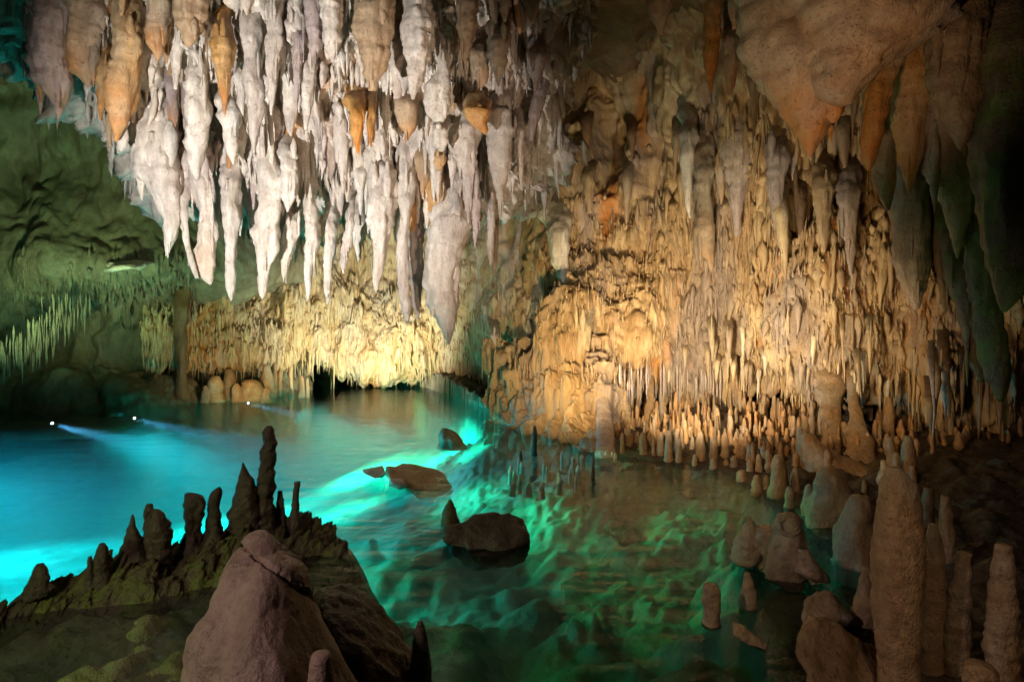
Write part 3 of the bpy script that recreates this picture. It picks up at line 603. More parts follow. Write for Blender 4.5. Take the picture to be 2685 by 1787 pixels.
# ================================================================== stalactites of the right side
RG = 'large stalactites of the right side'
R_ = [
 ([(-260, 1960, 2560), (-80, 2010, 2495), (0, 2030, 2485), (60, 2050, 2470), (120, 2072, 2425), (160, 2090, 2350), (200, 2112, 2300), (235, 2130, 2262), (258, 2150, 2240), (276, 2190, 2226)], 3.5, 'tan', .5, 'huge pale tan pendant filling the upper right, its blunt end toward the pool'),
 ([(-100, 1900, 2200), (60, 1938, 2200), (130, 1942, 2190), (160, 1955, 2190), (220, 2003, 2190), (280, 2045, 2185), (320, 2072, 2178), (360, 2095, 2155), (410, 2120, 2127)], 3.72, 'tan', .9, 'rough tan cone with a sharp orange point on the left flank of the huge pendant'),
 ([(200, 2160, 2232), (260, 2162, 2228), (290, 2166, 2216), (312, 2172, 2200), (322, 2180, 2190)], 3.6, 'orange', .8, 'glowing orange knob on the tip of the huge pendant'),
 ([(310, 2168, 2190), (340, 2172, 2186), (369, 2177, 2180)], 3.7, 'orange', .6, 'tiny orange drip under the glowing knob'),
 ([(-60, 2300, 2450), (100, 2305, 2400), (180, 2295, 2360), (230, 2272, 2340), (300, 2265, 2325), (350, 2262, 2312), (400, 2262, 2297), (430, 2267, 2291), (448, 2274, 2280)], 4.0, 'orange', .8, 'orange finger right of the huge pendant'),
 ([(-60, 2350, 2520), (140, 2345, 2450), (280, 2340, 2425), (350, 2345, 2417), (420, 2358, 2407), (470, 2370, 2397), (509, 2383, 2388)], 4.3, 'orange', .6, 'red streaked stalactite right of the orange finger'),
 ([(60, 2320, 2470), (330, 2325, 2445), (500, 2336, 2442), (600, 2345, 2440), (680, 2350, 2432), (740, 2360, 2425), (780, 2380, 2415), (812, 2397, 2408)], 5.0, 'mauve', 0, 'thick brown stalactite below the red streaked one'),
 ([(-60, 2430, 2600), (100, 2440, 2585), (200, 2445, 2575), (280, 2475, 2570), (330, 2495, 2550), (380, 2512, 2530), (397, 2517, 2522)], 3.6, 'brown', 0, 'large dark brown stalactite beside the wide curtain at the upper right'),
 ([(-60, 2450, 2640), (280, 2440, 2570), (450, 2430, 2560), (540, 2470, 2550), (600, 2490, 2535), (650, 2500, 2522), (677, 2508, 2513)], 4.2, 'tan', .5, 'long tan stalactite with a red tip near the right edge'),
 ([(-80, 2580, 2780), (150, 2565, 2740), (400, 2565, 2725), (560, 2572, 2718), (680, 2595, 2700), (760, 2615, 2680), (817, 2630, 2638)], 3.5, 'olive', 0, 'wide dark green curtain at the right edge'),
 ([(200, 2440, 2540), (560, 2450, 2512), (700, 2455, 2506), (780, 2468, 2490), (822, 2475, 2480)], 4.9, 'brown', 0, 'dark stalactite between the thick brown one and the red tipped one'),
 ([(100, 2290, 2380), (380, 2283, 2347), (440, 2285, 2342), (500, 2300, 2340), (552, 2322, 2332)], 4.7, 'tan', .2, 'smooth olive stalactite hanging left of the thick brown one'),
 ([(300, 2500, 2620), (640, 2530, 2605), (850, 2560, 2622), (950, 2572, 2634), (1010, 2600, 2640), (1052, 2620, 2628)], 4.2, 'olive', 0, 'green lit blade low at the right edge'),
 ([(400, 2440, 2530), (700, 2480, 2545), (860, 2520, 2572), (950, 2540, 2590), (1000, 2568, 2578)], 4.7, 'olive', 0, 'olive blade left of the green lit one'),
 ([(-80, 1838, 1895), (60, 1845, 1892), (150, 1843, 1885), (220, 1854, 1872), (247, 1860, 1864)], 5.3, 'orange', .6, 'straight stalactite with an orange end left of the huge pendant'),
 ([(-80, 1905, 1955), (40, 1911, 1942), (76, 1920, 1931)], 5.0, 'tan', .4, 'short brown stalactite at the top edge beside the huge pendant'),
 ([(40, 1898, 1935), (150, 1895, 1935), (220, 1905, 1930), (249, 1912, 1918)], 5.5, 'tan', .5, 'reddish brown stalactite under the short one at the top edge'),
 ([(150, 1955, 2000), (210, 1960, 1996), (270, 1970, 1990), (320, 1973, 1985), (352, 1976, 1979)], 5.8, 'tan', .3, 'bottle shaped stalactite with a hooked thin tip'),
 ([(170, 1995, 2020), (240, 1999, 2014), (291, 1999, 2006)], 5.6, 'tan', .1, 'small tan stalactite with a blunt white end under the edge of the pendant'),
 ([(230, 2030, 2060), (280, 2040, 2056), (319, 2049, 2053)], 5.5, 'mauve', 0, 'small grey stalactite against the lower left flank of the huge pendant'),
 ([(320, 1822, 1885), (450, 1824, 1872), (520, 1828, 1866), (600, 1824, 1872), (660, 1835, 1876), (690, 1853, 1873), (710, 1862, 1868)], 7.0, 'tan', .35, 'tall peach column like stalactite in the middle of the right wall'),
 ([(250, 1895, 2005), (400, 1890, 1985), (480, 1905, 1960), (560, 1920, 1945), (620, 1928, 1938)], 6.9, 'mauve', .1, 'wide mauve stalactite right of the peach one'),
 ([(300, 1780, 1828), (410, 1784, 1824), (480, 1791, 1816), (540, 1797, 1812), (572, 1807, 1811)], 7.1, 'white', 0, 'bluish white stalactite left of the peach one'),
 ([(640, 2062, 2094), (740, 2060, 2088), (803, 2067, 2072)], 6.7, 'tan', 0, 'dark cone shaped stalactite over the brightest part of the right wall'),
 ([(440, 2078, 2112), (560, 2084, 2116), (610, 2094, 2111), (642, 2101, 2106)], 6.6, 'brown', 0, 'dark narrow stalactite right of the mauve ones'),
 ([(330, 2000, 2075), (450, 2010, 2062), (540, 2020, 2050), (600, 2030, 2040)], 6.6, 'mauve', 0, 'grey brown stalactite straight below the huge pendant'),
 ([(400, 2130, 2190), (520, 2135, 2182), (600, 2145, 2175), (680, 2155, 2165)], 6.3, 'tan', 0, 'olive brown stalactite beneath the orange drip'),
 ([(430, 2190, 2260), (540, 2200, 2250), (640, 2215, 2245), (720, 2226, 2236)], 6.2, 'mauve', 0, 'grey stalactite left of the smooth olive one'),
 ([(560, 1415, 1500), (640, 1440, 1492), (720, 1460, 1492), (790, 1478, 1488)], 8.2, 'white', 0, 'pale white drapery forking down below the dark recess'),
 ([(840, 1278, 1310), (900, 1290, 1312), (960, 1302, 1314)], 8.6, 'white', 0, 'thin pale drapery leaning left of the golden wall'),
 ([(800, 1500, 1560), (880, 1508, 1552), (960, 1514, 1540), (1000, 1522, 1530)], 7.3, 'cream', .2, 'smooth golden drapery left of the tall pale column'),
 ([(-60, 1690, 1760), (30, 1700, 1755), (60, 1715, 1745), (92, 1728, 1736)], 6.0, 'tan', .2, 'ragged brown knob at the top edge over the dark recess'),
 ([(430, 1520, 1565), (500, 1528, 1560), (560, 1540, 1552)], 8.5, 'tan', 0, 'tan stalactite on the ledge below the dark recess'),
]
for rows, d, mt, st, lb in R_:
    tite(rows, d, mt, lb, RG, stain=st, flat=random.uniform(.75, 1), amp=.3, fine=.12, m=40, step=6, root=.3 if rows[0][0] < 0 else max(.9, wall_d((rows[0][1] + rows[0][2]) / 2, rows[0][0]) - d + .3) if d > 5.4 else .9, sub=random.randint(2, 4) if rows[0][2] - rows[0][1] < 200 else 0)
def hang(N, xr, yr, hr, wr, dfun, mats, label, group, seed, stain=(0, .3)):
    g = np.random.default_rng(seed)
    for k in range(N):
        x = g.uniform(*xr); ty = g.uniform(*yr) if not callable(yr) else yr(x, g); h = g.uniform(*hr); wd = g.uniform(*wr); ln = g.normal(0, .05) * h
        a = [(ty - h, x - ln - wd, x - ln + wd)]
        for q in range(1, 5):
            t = q / 5; s = (1 - t) ** .65 * g.uniform(.82, 1.2); a.append((ty - h * (1 - t), x - ln * (1 - t) - wd * s, x - ln * (1 - t) + wd * s))
        a.append((ty, x - 1.3, x + 1.3))
        tite(a, dfun(x, ty) + g.uniform(-.15, .1), g.choice(mats), label, group, stain=g.choice(stain), m=14, step=10, root=.8, sub=int(g.integers(0, 3)))
rd = lambda x, y: float(np.interp(x, cols, [np.interp(y, list(tab), [tab[k][i] for k in tab]) for i in range(len(cols))])) - .35
hang(26, (1640, 2420), (430, 720), (110, 260), (13, 28), rd, ['ochre', 'mauve', 'tan', 'cream'], 'medium stalactite crowding the upper half of the right wall', 'stalactites crowding the upper right wall', 61)
hang(26, (1650, 2330), lambda x, g: np.interp(x, cols, lipy) + g.uniform(-60, 25), (70, 150), (6, 12), lambda x, y: rd(x, 900) + .1, ['cream', 'ochre', 'cream'], 'pale stalactite hanging from the lower edge of the right wall over the stalagmite bank', 'stalactites along the lower edge of the right wall', 62)
hang(8, (1480, 1800), (110, 420), (80, 200), (10, 24), lambda x, y: rd(x, y) , ['tan', 'brown', 'mauve'], 'dim stalactite around the dark recess at the top middle', 'dim stalactites around the dark recess', 63)
hang(0, (-20, 170), lambda x, g: 990 - x * .9 + g.uniform(-50, 20), (50, 120), (4, 9), lambda x, y: 7.6, ['green', 'ochre'], 'teal lit stalactite in the row at the left edge', 'teal lit stalactites at the left edge', 64, (0,))
hang(10, (2440, 2680), (1040, 1150), (120, 220), (6, 16), lambda x, y: 5.2, ['mauve', 'brown'], 'dim thin stalactite over the black corner at the right', 'dim thin stalactites at the lower right', 65, (0,))

# fringes: thousands of thin drips along the lips, more than anyone could count
FV, FQ, FM, off = [], [], [], 0
def fringe(pts, N, L, R, seed, mi, jit=.35):
    global off
    g = np.random.default_rng(seed); A = np.array(pts, float); t = np.sort(g.uniform(0, 1, N)) * (len(A) - 1); i = np.minimum(t.astype(int), len(A) - 2); f = (t - i)[:, None]
    p = A[i] * (1 - f) + A[i + 1] * f
    p[:, 1] += g.uniform(-jit * .4, jit, N); p[:, 2] += .06 + g.uniform(0, .25, N)
    ln = g.uniform(*L, N) * g.uniform(.5, 1, N) + .15; v, q = drips(p, ln, g.uniform(*R, N), seed, 8, 7, .8)
    FV.append(v); FQ.append(q + off); FM.append(np.full(len(q), mi)); off += len(v)
fringe([P(x, y - 6, c[2]) for (x, y), c in zip(lip[1:], bc[6][1:])], 520, (.15, .55), (.012, .034), 201, 0)
fringe([P(x, ly - 25, d + .1) for x, ly, d in zip(cols[1:-1], lipy[1:-1], last[1:-1])], 620, (.08, .42), (.009, .03), 202, 0, .8)
fringe([P(1560, 1010, 7.2), P(1700, 1000, 7.5), P(1880, 1010, 7.6)], 220, (.15, .5), (.008, .022), 203, 2, .8)
fringe([P(1350, 985, 7.8), P(1450, 1000, 7.4), P(1560, 1010, 7.0)], 150, (.08, .3), (.009, .022), 204, 1, .2)
fringe([P(-60, 975, 7.4), P(40, 930, 7.7), P(110, 870, 8.0), P(170, 800, 8.3)], 170, (.08, .3), (.007, .018), 205, 3, .6)
me = mesh('stalactite_fringe', np.vstack(FV), np.vstack(FQ), np.zeros(off), [M['cream'], M['ochre'], M['mauve'], M['green'], M['brown']], np.concatenate(FM))
link('stalactite_fringe', me, 'countless thin pale drips along the lower lips of the far and right walls', 'stalactites', None, 'stuff')

# ================================================================== columns
def column(rows, d, mt, label, **kw): return lump('column', rows, d, mt, label, 'column', 'columns joining ceiling and floor', base='bottom', lean=min(1.75, max(.3, wall_d((rows[0][1] + rows[0][2]) / 2, rows[0][0]) - d + .25)), **kw)
column([(880, 757, 773), (930, 759, 769), (980, 758, 767), (1030, 757, 769), (1046, 756, 772)], 10.4, 'cream', 'thin pale column in the back pool, left of its reflection streak', m=12)
column([(890, 1285, 1306), (930, 1293, 1310), (980, 1295, 1311), (1010, 1293, 1312)], 9.0, 'cream', 'pale column near the middle behind the shore', m=12)
column([(920, 1335, 1352), (980, 1336, 1350), (1040, 1335, 1350), (1090, 1332, 1352), (1120, 1330, 1356)], 7.6, 'tan', 'slim column standing at the corner of the pool', m=12)
column([(905, 1576, 1588), (925, 1573, 1590), (945, 1571, 1592), (960, 1572, 1588), (1020, 1567, 1592), (1060, 1565, 1597), (1120, 1563, 1610), (1190, 1562, 1612), (1215, 1558, 1616)], 5.85, 'mauve', 'tall pale grey column with a swollen foot at the water edge', amp=.1)
column([(920, 1688, 1714), (1000, 1698, 1713), (1050, 1697, 1716), (1068, 1688, 1716), (1100, 1690, 1714), (1142, 1692, 1715)], 6.6, 'stag', 'hooked brown column joined to a stalagmite on the bank', m=14)
column([(900, 1728, 1742), (1000, 1730, 1740), (1080, 1727, 1742), (1140, 1728, 1744)], 6.9, 'tan', 'thin brown column right of the hooked one', m=12)
column([(930, 1770, 1784), (1020, 1771, 1782), (1110, 1769, 1784)], 7.2, 'tan', 'thin dark column second right of the hooked one', m=12)
column([(930, 2140, 2220), (985, 2140, 2222), (1012, 2145, 2216), (1045, 2155, 2202), (1100, 2155, 2208), (1150, 2158, 2200), (1200, 2138, 2205), (1250, 2128, 2215)], 5.2, 'stag', 'fat flowstone pillar with a cracked collar among the finger stalagmites')
column([(930, 2215, 2255), (985, 2217, 2252), (1012, 2220, 2248), (1050, 2225, 2250), (1090, 2228, 2262), (1140, 2220, 2282), (1200, 2218, 2292), (1235, 2225, 2292)], 5.15, 'stag', 'flowstone pillar with a wide skirt right of the fat pillar')

# ================================================================== stalagmites
def stag_rows(x, y0, y1, wd, g, blunt=.55):
    a = [(y0, x - wd * .18, x + wd * .18)]
    for t, s in ((.08, .55), (.25, .8), (.5, .92), (.75, 1.0), (1.0, 1.12)):
        o = g.normal(0, wd * .04); s *= g.uniform(.94, 1.06); a.append((y0 + (y1 - y0) * t, x + o - wd * .5 * s, x + o + wd * .5 * s))
    a.append((y1 + 8, x - wd * .62, x + wd * .62)); return a
def mite(rows, d, mt, label, group=None, **kw): return lump('stalagmite', rows, d, mt, label, 'stalagmite', group, base='bottom', **kw)
BG = 'finger stalagmites on the right bank'
g = np.random.default_rng(9)
named = [
 (1650, 1138, 1172, 17, 'small yellow tipped stalagmite nearest the tall pale column'), (1670, 1133, 1162, 12, 'thin stalagmite just behind the yellow tipped one'),
 (1686, 1133, 1190, 21, 'stubby stalagmite on a low mound left of the bank'), (1733, 1132, 1195, 20, 'round topped stalagmite left of the tall shore pair'),
 (1754, 1128, 1206, 23, 'tall stout stalagmite at the waterline, left one of the shore pair'), (1774, 1122, 1175, 14, 'slim stalagmite behind the shore pair'),
 (1781, 1148, 1214, 18, 'mottled stalagmite at the waterline, right one of the shore pair'), (1837, 1132, 1206, 26, 'cone stalagmite with a long sloping foot in the middle of the shore'),
 (1822, 1190, 1219, 14, 'short stalagmite standing in the water before the sloping cone'), (1872, 1148, 1205, 22, 'orange headed stalagmite right of the sloping cone'),
 (1872, 1200, 1224, 20, 'squat stalagmite in the water below the orange headed one'), (1901, 1133, 1195, 20, 'upright pale stalagmite right of the orange headed one'),
 (1916, 1088, 1155, 16, 'tallest golden stalagmite rising above the shore row'), (1931, 1130, 1168, 12, 'thin pale stalagmite right of the tallest golden one'),
 (1944, 1133, 1168, 16, 'yellow stalagmite beside the thin pale one'), (1905, 1203, 1222, 14, 'tiny stalagmite at the waterline below the upright pale one'),
 (1925, 1195, 1226, 22, 'curled stalagmite stub at the waterline'), (1965, 1164, 1205, 18, 'smooth stalagmite in the second row right of the curled stub'),
 (2002, 1168, 1206, 20, 'rounded stalagmite with a dark halo right of the smooth one'), (1966, 1205, 1236, 18, 'little stalagmite in front of the smooth one'),
 (1990, 1190, 1236, 18, 'forked stalagmite before the rounded one'), (2020, 1190, 1226, 14, 'thin stalagmite leaning beside the big barrel'),
 (2042, 1192, 1296, 48, 'big barrel stalagmite with a wrinkled cap at the water edge'), (1985, 1245, 1290, 26, 'squat stalagmite in the water left of the big barrel'),
 (2010, 1245, 1280, 18, 'dull stalagmite touching the left side of the big barrel'), (1945, 1232, 1256, 28, 'low wide stump at the waterline left of the squat one'),
 (2002, 1118, 1145, 16, 'small lit stalagmite in the upper rows of the bank'), (2003, 1033, 1095, 18, 'tall golden stalagmite far back under the lip'),
 (2030, 1030, 1085, 14, 'slim golden stalagmite beside the tall one far back'), (1975, 1052, 1090, 14, 'reddish stalagmite far back left of the tall golden one'),
 (1940, 1023, 1075, 16, 'orange stalagmite far back at the left of the back row'),
 (2085, 1225, 1290, 24, 'olive stalagmite right of the big barrel'), (2070, 1275, 1330, 26, 'dark rounded stalagmite by the green water'),
 (2170, 1178, 1240, 24, 'finger stalagmite standing on the knobbly dome'), (2112, 1090, 1200, 20, 'left finger of the pale finger group'),
 (2130, 1060, 1180, 13, 'orange thin finger in the pale finger group'), (2098, 1118, 1210, 22, 'bent stubby finger at the left end of the pale group'),
 (2150, 1072, 1140, 14, 'yellow finger next to the fat pillar'), (2212, 1105, 1160, 28, 'square shouldered yellow stalagmite between the two pillars'),
 (2330, 1040, 1140, 30, 'tall yellow stalagmite with a narrow neck right of the pillars'), (2358, 1045, 1110, 16, 'yellow stalagmite leaning against the tall narrow necked one'),
 (2410, 1105, 1132, 16, 'small red stalagmite alone in the dark'), (2308, 1058, 1105, 18, 'broad yellow stalagmite left of the narrow necked one'),
 (2282, 1058, 1095, 14, 'small yellow stalagmite beside the wide skirt pillar'), (2495, 1078, 1140, 14, 'lone thin yellow stalagmite near the right edge'),
 (2295, 1100, 1160, 14, 'thin yellow stalagmite in front of the broad yellow one'),
 (2380, 1142, 1240, 38, 'stout reddish stalagmite behind the giant one'), (2335, 1145, 1230, 26, 'reddish stalagmite left of the stout one behind the giant'),
 (2350, 1185, 1260, 24, 'nearest reddish stalagmite just over the giant one'), (2392, 1220, 1280, 22, 'red stalagmite at the right shoulder of the giant one'),
 (2316, 1205, 1262, 26, 'olive stalagmite at the left shoulder of the giant one'), (2266, 1258, 1300, 16, 'small orange stalagmite in the hollow left of the giant one'),
 (2122, 1270, 1345, 38, 'dark leaf shaped stalagmite at the left of the knobbly dome'), (2205, 1312, 1360, 18, 'pale tipped little stalagmite in front of the knobbly dome'),
]
def bank_d(x, y1):
    """distance at which the ground meets the line of sight through (x, y1)"""
    for d in np.arange(2.0, 10.5, .05):
        p = P(x, y1, d)
        if p[2] <= ground_at(p[0], p[1]) and p[2] < .6: return d
    return 8.5
for x, y0, y1, wd, lb in named:
    mite(stag_rows(x, y0, y1, wd, g), min(bank_d(x, y1), 8.6), 'stag', lb, BG, m=16, step=5, amp=.14, stain=.0)
for k in range(235):
    x = g.uniform(1630, 2520 if k % 3 == 0 else 2120); y1 = g.uniform(1062, 1165) if k < 190 else g.uniform(1120, 1200)
    if x < 1720: y1 = max(y1, 1120)
    h = g.uniform(16, 62); wd = g.uniform(7, 15)
    mite(stag_rows(x, y1 - h, y1, wd, g), min(bank_d(x, y1), 8.8), g.choice(['amber', 'amber', 'stag', 'brown']), 'small stalagmite in the crowd filling the dim middle of the right bank', 'crowd of small stalagmites on the right bank', m=10, step=5, amp=.14)
# the rest of the crowd, too many and too small to count
N_ = 420; pp = []
while len(pp) < N_:
    x = g.uniform(1.2, 6.2); y = g.uniform(6.0, 9.3)
    if -.1 < shore_sd(np.array([[x]]), np.array([[y]]))[0, 0] < 3.6: continue
    if shore_sd(np.array([[x]]), np.array([[y]]))[0, 0] < 0: continue
    pp.append((x, y, ground_at(x, y) - .03))
for k in range(500):
    x = g.uniform(1.0, 5.0); y = g.uniform(5.2, 9.0); sd = shore_sd(np.array([[x]]), np.array([[y]]))[0, 0]
    if sd > .25: pp.append((x, y, ground_at(x, y) - .03))
pp = np.array(pp); hh = g.uniform(.06, .26, len(pp)); v, q = drips(pp, hh, g.uniform(.02, .045, len(pp)), 77, 9, 9, .33, .04, None, True)
link('stalagmite_crowd', mesh('stalagmite_crowd', v, q, np.zeros(len(v)), [M['amber']]), 'uncounted small amber stalagmites filling the dim back of the right bank', 'stalagmites', None, 'stuff')
# mounds on the bank
def mound(name, rows, d, mt, label, cat='rock', **kw): return lump(name, rows, d, mt, label, cat, None, base='bottom', **kw)
mound('flowstone_mound', [(1135, 2098, 2130), (1160, 2094, 2150), (1190, 2098, 2200), (1220, 2105, 2290), (1250, 2110, 2292), (1275, 2120, 2280), (1310, 2130, 2270)], 5.2, 'stag', 'pale flowstone mound that carries the finger group and the pillars', 'flowstone', amp=.3)
mound('flowstone_mound', [(1222, 2155, 2192), (1238, 2148, 2202), (1262, 2140, 2222), (1300, 2130, 2240), (1350, 2120, 2245), (1420, 2110, 2250)], 4.0, 'stag', 'knobbly brown dome with one finger on top near the right shore', 'flowstone', amp=.3)
mound('flowstone_mound', [(1300, 2232, 2275), (1335, 2215, 2288), (1400, 2195, 2292), (1460, 2190, 2300), (1520, 2180, 2310)], 3.4, 'stag', 'mossy lump left of the giant stalagmite', 'flowstone', amp=.3)
# giants at the right
FGR = 'big stalagmites at the near right'
mite([(1225, 2328, 2362), (1240, 2322, 2370), (1262, 2318, 2400), (1300, 2310, 2408), (1380, 2299, 2415), (1450, 2292, 2418), (1550, 2291, 2414), (1650, 2297, 2412), (1740, 2308, 2408), (1820, 2306, 2412), (1900, 2295, 2425)], 2.2, 'stag', 'giant smooth stalagmite with a notched top at the near right', FGR, amp=.12)
mite([(1373, 2436, 2458), (1400, 2430, 2468), (1450, 2428, 2476), (1550, 2424, 2478), (1720, 2418, 2480), (1860, 2410, 2490)], 2.35, 'stag', 'reddish slim stalagmite touching the right side of the giant', FGR, amp=.12, stain=.3, stain_from=0)
mite([(1448, 2515, 2545), (1480, 2505, 2545), (1560, 2490, 2540), (1620, 2485, 2535), (1860, 2480, 2545)], 2.3, 'stag', 'crooked stalagmite in the dark right of the reddish one', FGR)
mite([(1428, 2612, 2650), (1460, 2608, 2655), (1560, 2595, 2660), (1700, 2590, 2668), (1860, 2585, 2675)], 2.15, 'stag', 'tall rough stalagmite nearest the right edge', FGR, stain=.2, stain_from=0)
mite([(1300, 2470, 2490), (1340, 2466, 2496), (1420, 2462, 2505), (1520, 2460, 2515)], 3.2, 'stag', 'dim short stalagmite behind the crooked one', FGR)
mite([(1280, 2422, 2445), (1320, 2418, 2448), (1380, 2415, 2452)], 3.5, 'brown', 'dark stump seen over the reddish slim stalagmite', FGR)
mite([(1740, 2540, 2600), (1760, 2535, 2610), (1830, 2530, 2620)], 1.9, 'stag', 'low rough stump at the bottom right corner', FGR)
mite([(1490, 2262, 2288), (1540, 2250, 2296), (1600, 2238, 2302), (1680, 2230, 2310)], 2.75, 'stag', 'tapered stalagmite leaning on the left foot of the giant', FGR)

def rock_poly(name, pts, mt, seed, amp=.035, cuts=3, label=None, cat=None, parent=None, smooth=.25):
    """an angular rock: the hull of a few points, subdivided, softened and roughened"""
    import bmesh
    bm = bmesh.new()
    for p in pts: bm.verts.new(p)
    r = bmesh.ops.convex_hull(bm, input=bm.verts[:])
    bmesh.ops.delete(bm, geom=[v for v in bm.verts if not v.link_faces], context='VERTS')
    bmesh.ops.triangulate(bm, faces=bm.faces[:])
    for _ in range(2): bmesh.ops.subdivide_edges(bm, edges=bm.edges[:], cuts=1, use_grid_fill=True); bmesh.ops.triangulate(bm, faces=bm.faces[:])
    for _ in range(4 if smooth > .5 else 2): bmesh.ops.smooth_vert(bm, verts=bm.verts[:], factor=smooth, use_axis_x=True, use_axis_y=True, use_axis_z=True)
    for _ in range(cuts - 1): bmesh.ops.subdivide_edges(bm, edges=bm.edges[:], cuts=1, use_grid_fill=True); bmesh.ops.triangulate(bm, faces=bm.faces[:])
    V = np.array([v.co for v in bm.verts]); bm.normal_update(); Nn = np.array([v.normal for v in bm.verts])
    V = V + Nn * (amp * fbm(V * 5, seed, 5, .6) + amp * 1.2 * (billow(V * 4 + 3, seed + 3, 2) - .4))[:, None]
    Q = np.array([[v.index for v in f.verts] for f in bm.faces]); bm.free()
    org = np.array(parent.location) if parent else np.array([V[:, 0].mean(), V[:, 1].mean(), V[:, 2].min()])
    me = mesh(name, V - org, Q, np.zeros(len(V)), [M[mt]])
    return link(name, me, label, cat, parent=parent, loc=None if parent else org)
# ================================================================== broken stump lying in the water at the right
def empty(name, loc, label, cat, group=None):
    o = bpy.data.objects.new(name, None); COL.objects.link(o); o.location = loc; o['label'] = label; o['category'] = cat; o.empty_display_size = .1
    if group: o['group'] = group
    return o
def part(name, rows, d, mt, parent, **kw):
    SEED[0] += 1; V, Q, st = rows_tube(rows, d, SEED[0], **kw)
    o = link(name, cap_mesh(name, V - np.array(parent.location), Q, st, M[mt]), parent=parent); return o
st0 = empty('broken_stump', WL(2070, 1500), 'broken brown stump with a hollow ring on its end, lying in green water', 'broken stalagmite')
part('trunk', [(1345, 2055, 2085), (1352, 2040, 2095), (1375, 2034, 2104), (1400, 2030, 2108), (1440, 2010, 2115), (1480, 2000, 2125), (1520, 2010, 2110), (1545, 2060, 2100)], 3.25, 'stump', st0, amp=.3)
part('wing', [(1362, 1962, 1972), (1380, 1950, 1985), (1410, 1930, 2000), (1440, 1921, 2010), (1468, 1920, 1990), (1480, 1930, 1985)], 3.4, 'stump', st0, amp=.3)
part('bridge', [(1385, 1985, 2060), (1410, 1980, 2060), (1440, 1985, 2050), (1470, 2005, 2050)], 3.35, 'stump', st0, amp=.35)
part('fin', [(1440, 2090, 2118), (1470, 2090, 2140), (1500, 2088, 2165), (1520, 2120, 2172)], 3.15, 'stump', st0, amp=.25)
# raised ring of the broken end
def ring(name, c, R, r, tilt, mt, parent, seed):
    u = np.linspace(0, 2 * math.pi, 40, endpoint=False); v = np.linspace(0, 2 * math.pi, 12, endpoint=False); U, Vv = np.meshgrid(u, v, indexing='ij')
    rr = r * (1 + 1.0 * fbm(np.stack([np.cos(U) * 2.5, np.sin(U) * 2.5, Vv * .4], -1), seed, 3))
    R = R * (1 + .22 * noise(np.stack([np.cos(U) * 1.3 + seed, np.sin(U) * 1.3, 0 * U], -1), seed + 3) + .1 * noise(np.stack([np.cos(U) * 4 + seed, np.sin(U) * 4, 0 * U], -1), seed + 5))
    p = np.stack([(R + rr * np.cos(Vv)) * np.cos(U), (R * .85 + rr * np.cos(Vv)) * np.sin(U), rr * np.sin(Vv)], -1)
    a = math.radians(tilt); p = np.stack([p[..., 0], p[..., 1] * math.cos(a) - p[..., 2] * math.sin(a), p[..., 1] * math.sin(a) + p[..., 2] * math.cos(a)], -1)
    q = quads(40, 12, True); i = np.arange(12); j = (i + 1) % 12
    q = np.vstack([q, np.stack([39 * 12 + i, 39 * 12 + j, j, i], 1)])
    me = mesh(name, p.reshape(-1, 3) + (c - np.array(parent.location)), q, np.zeros(480), [M[mt]]); return link(name, me, parent=parent)
ring('rim', P(2068, 1378, 3.2), .055, .009, 72, 'stump', st0, 5)
mite([(1532, 1846, 1880), (1545, 1843, 1888), (1580, 1843, 1890), (1622, 1845, 1888), (1640, 1840, 1892)], 2.75, 'stump', 'ringed stub standing in the water left of the broken stump', 'stubs in the near right water', amp=.14)
mite([(1502, 1952, 1968), (1520, 1950, 1974), (1550, 1942, 1982), (1575, 1938, 1988), (1592, 1940, 1985)], 2.9, 'stump', 'pointed stub with a flared foot below the broken stump', 'stubs in the near right water', amp=.2)
rock_poly('rock_chip', [P(1918, 1626, 2.5), P(1945, 1634, 2.45), P(1985, 1662, 2.45), P(2015, 1690, 2.42), P(2012, 1706, 2.4), P(1960, 1692, 2.4), P(1925, 1665, 2.42), P(1940, 1670, 2.65), P(2000, 1700, 2.6)], 'stump', 3, .012, label='flat yellowish chip of rock at the water edge below the stubs', cat='rock')
rock_poly('rock', [P(2140, 1540, 2.75), P(2172, 1542, 2.8), P(2108, 1570, 2.7), P(2215, 1585, 2.75), P(2235, 1625, 2.65), P(2095, 1640, 2.6), P(2260, 1660, 2.9), P(2150, 1660, 3.1)], 'stump', 4, .02, label='grey brown wedge of rock right of the pointed stub', cat='rock')
rock_poly('rock', [P(2105, 1600, 2.5), P(2140, 1625, 2.4), P(2260, 1665, 2.4), P(2310, 1700, 2.4), P(2330, 1850, 2.2), P(2120, 1850, 2.1), P(2085, 1700, 2.3), P(2320, 1760, 2.8), P(2150, 1700, 2.8)], 'brown', 5, .03, label='long sloping slab at the foot of the giant stalagmite', cat='rock')
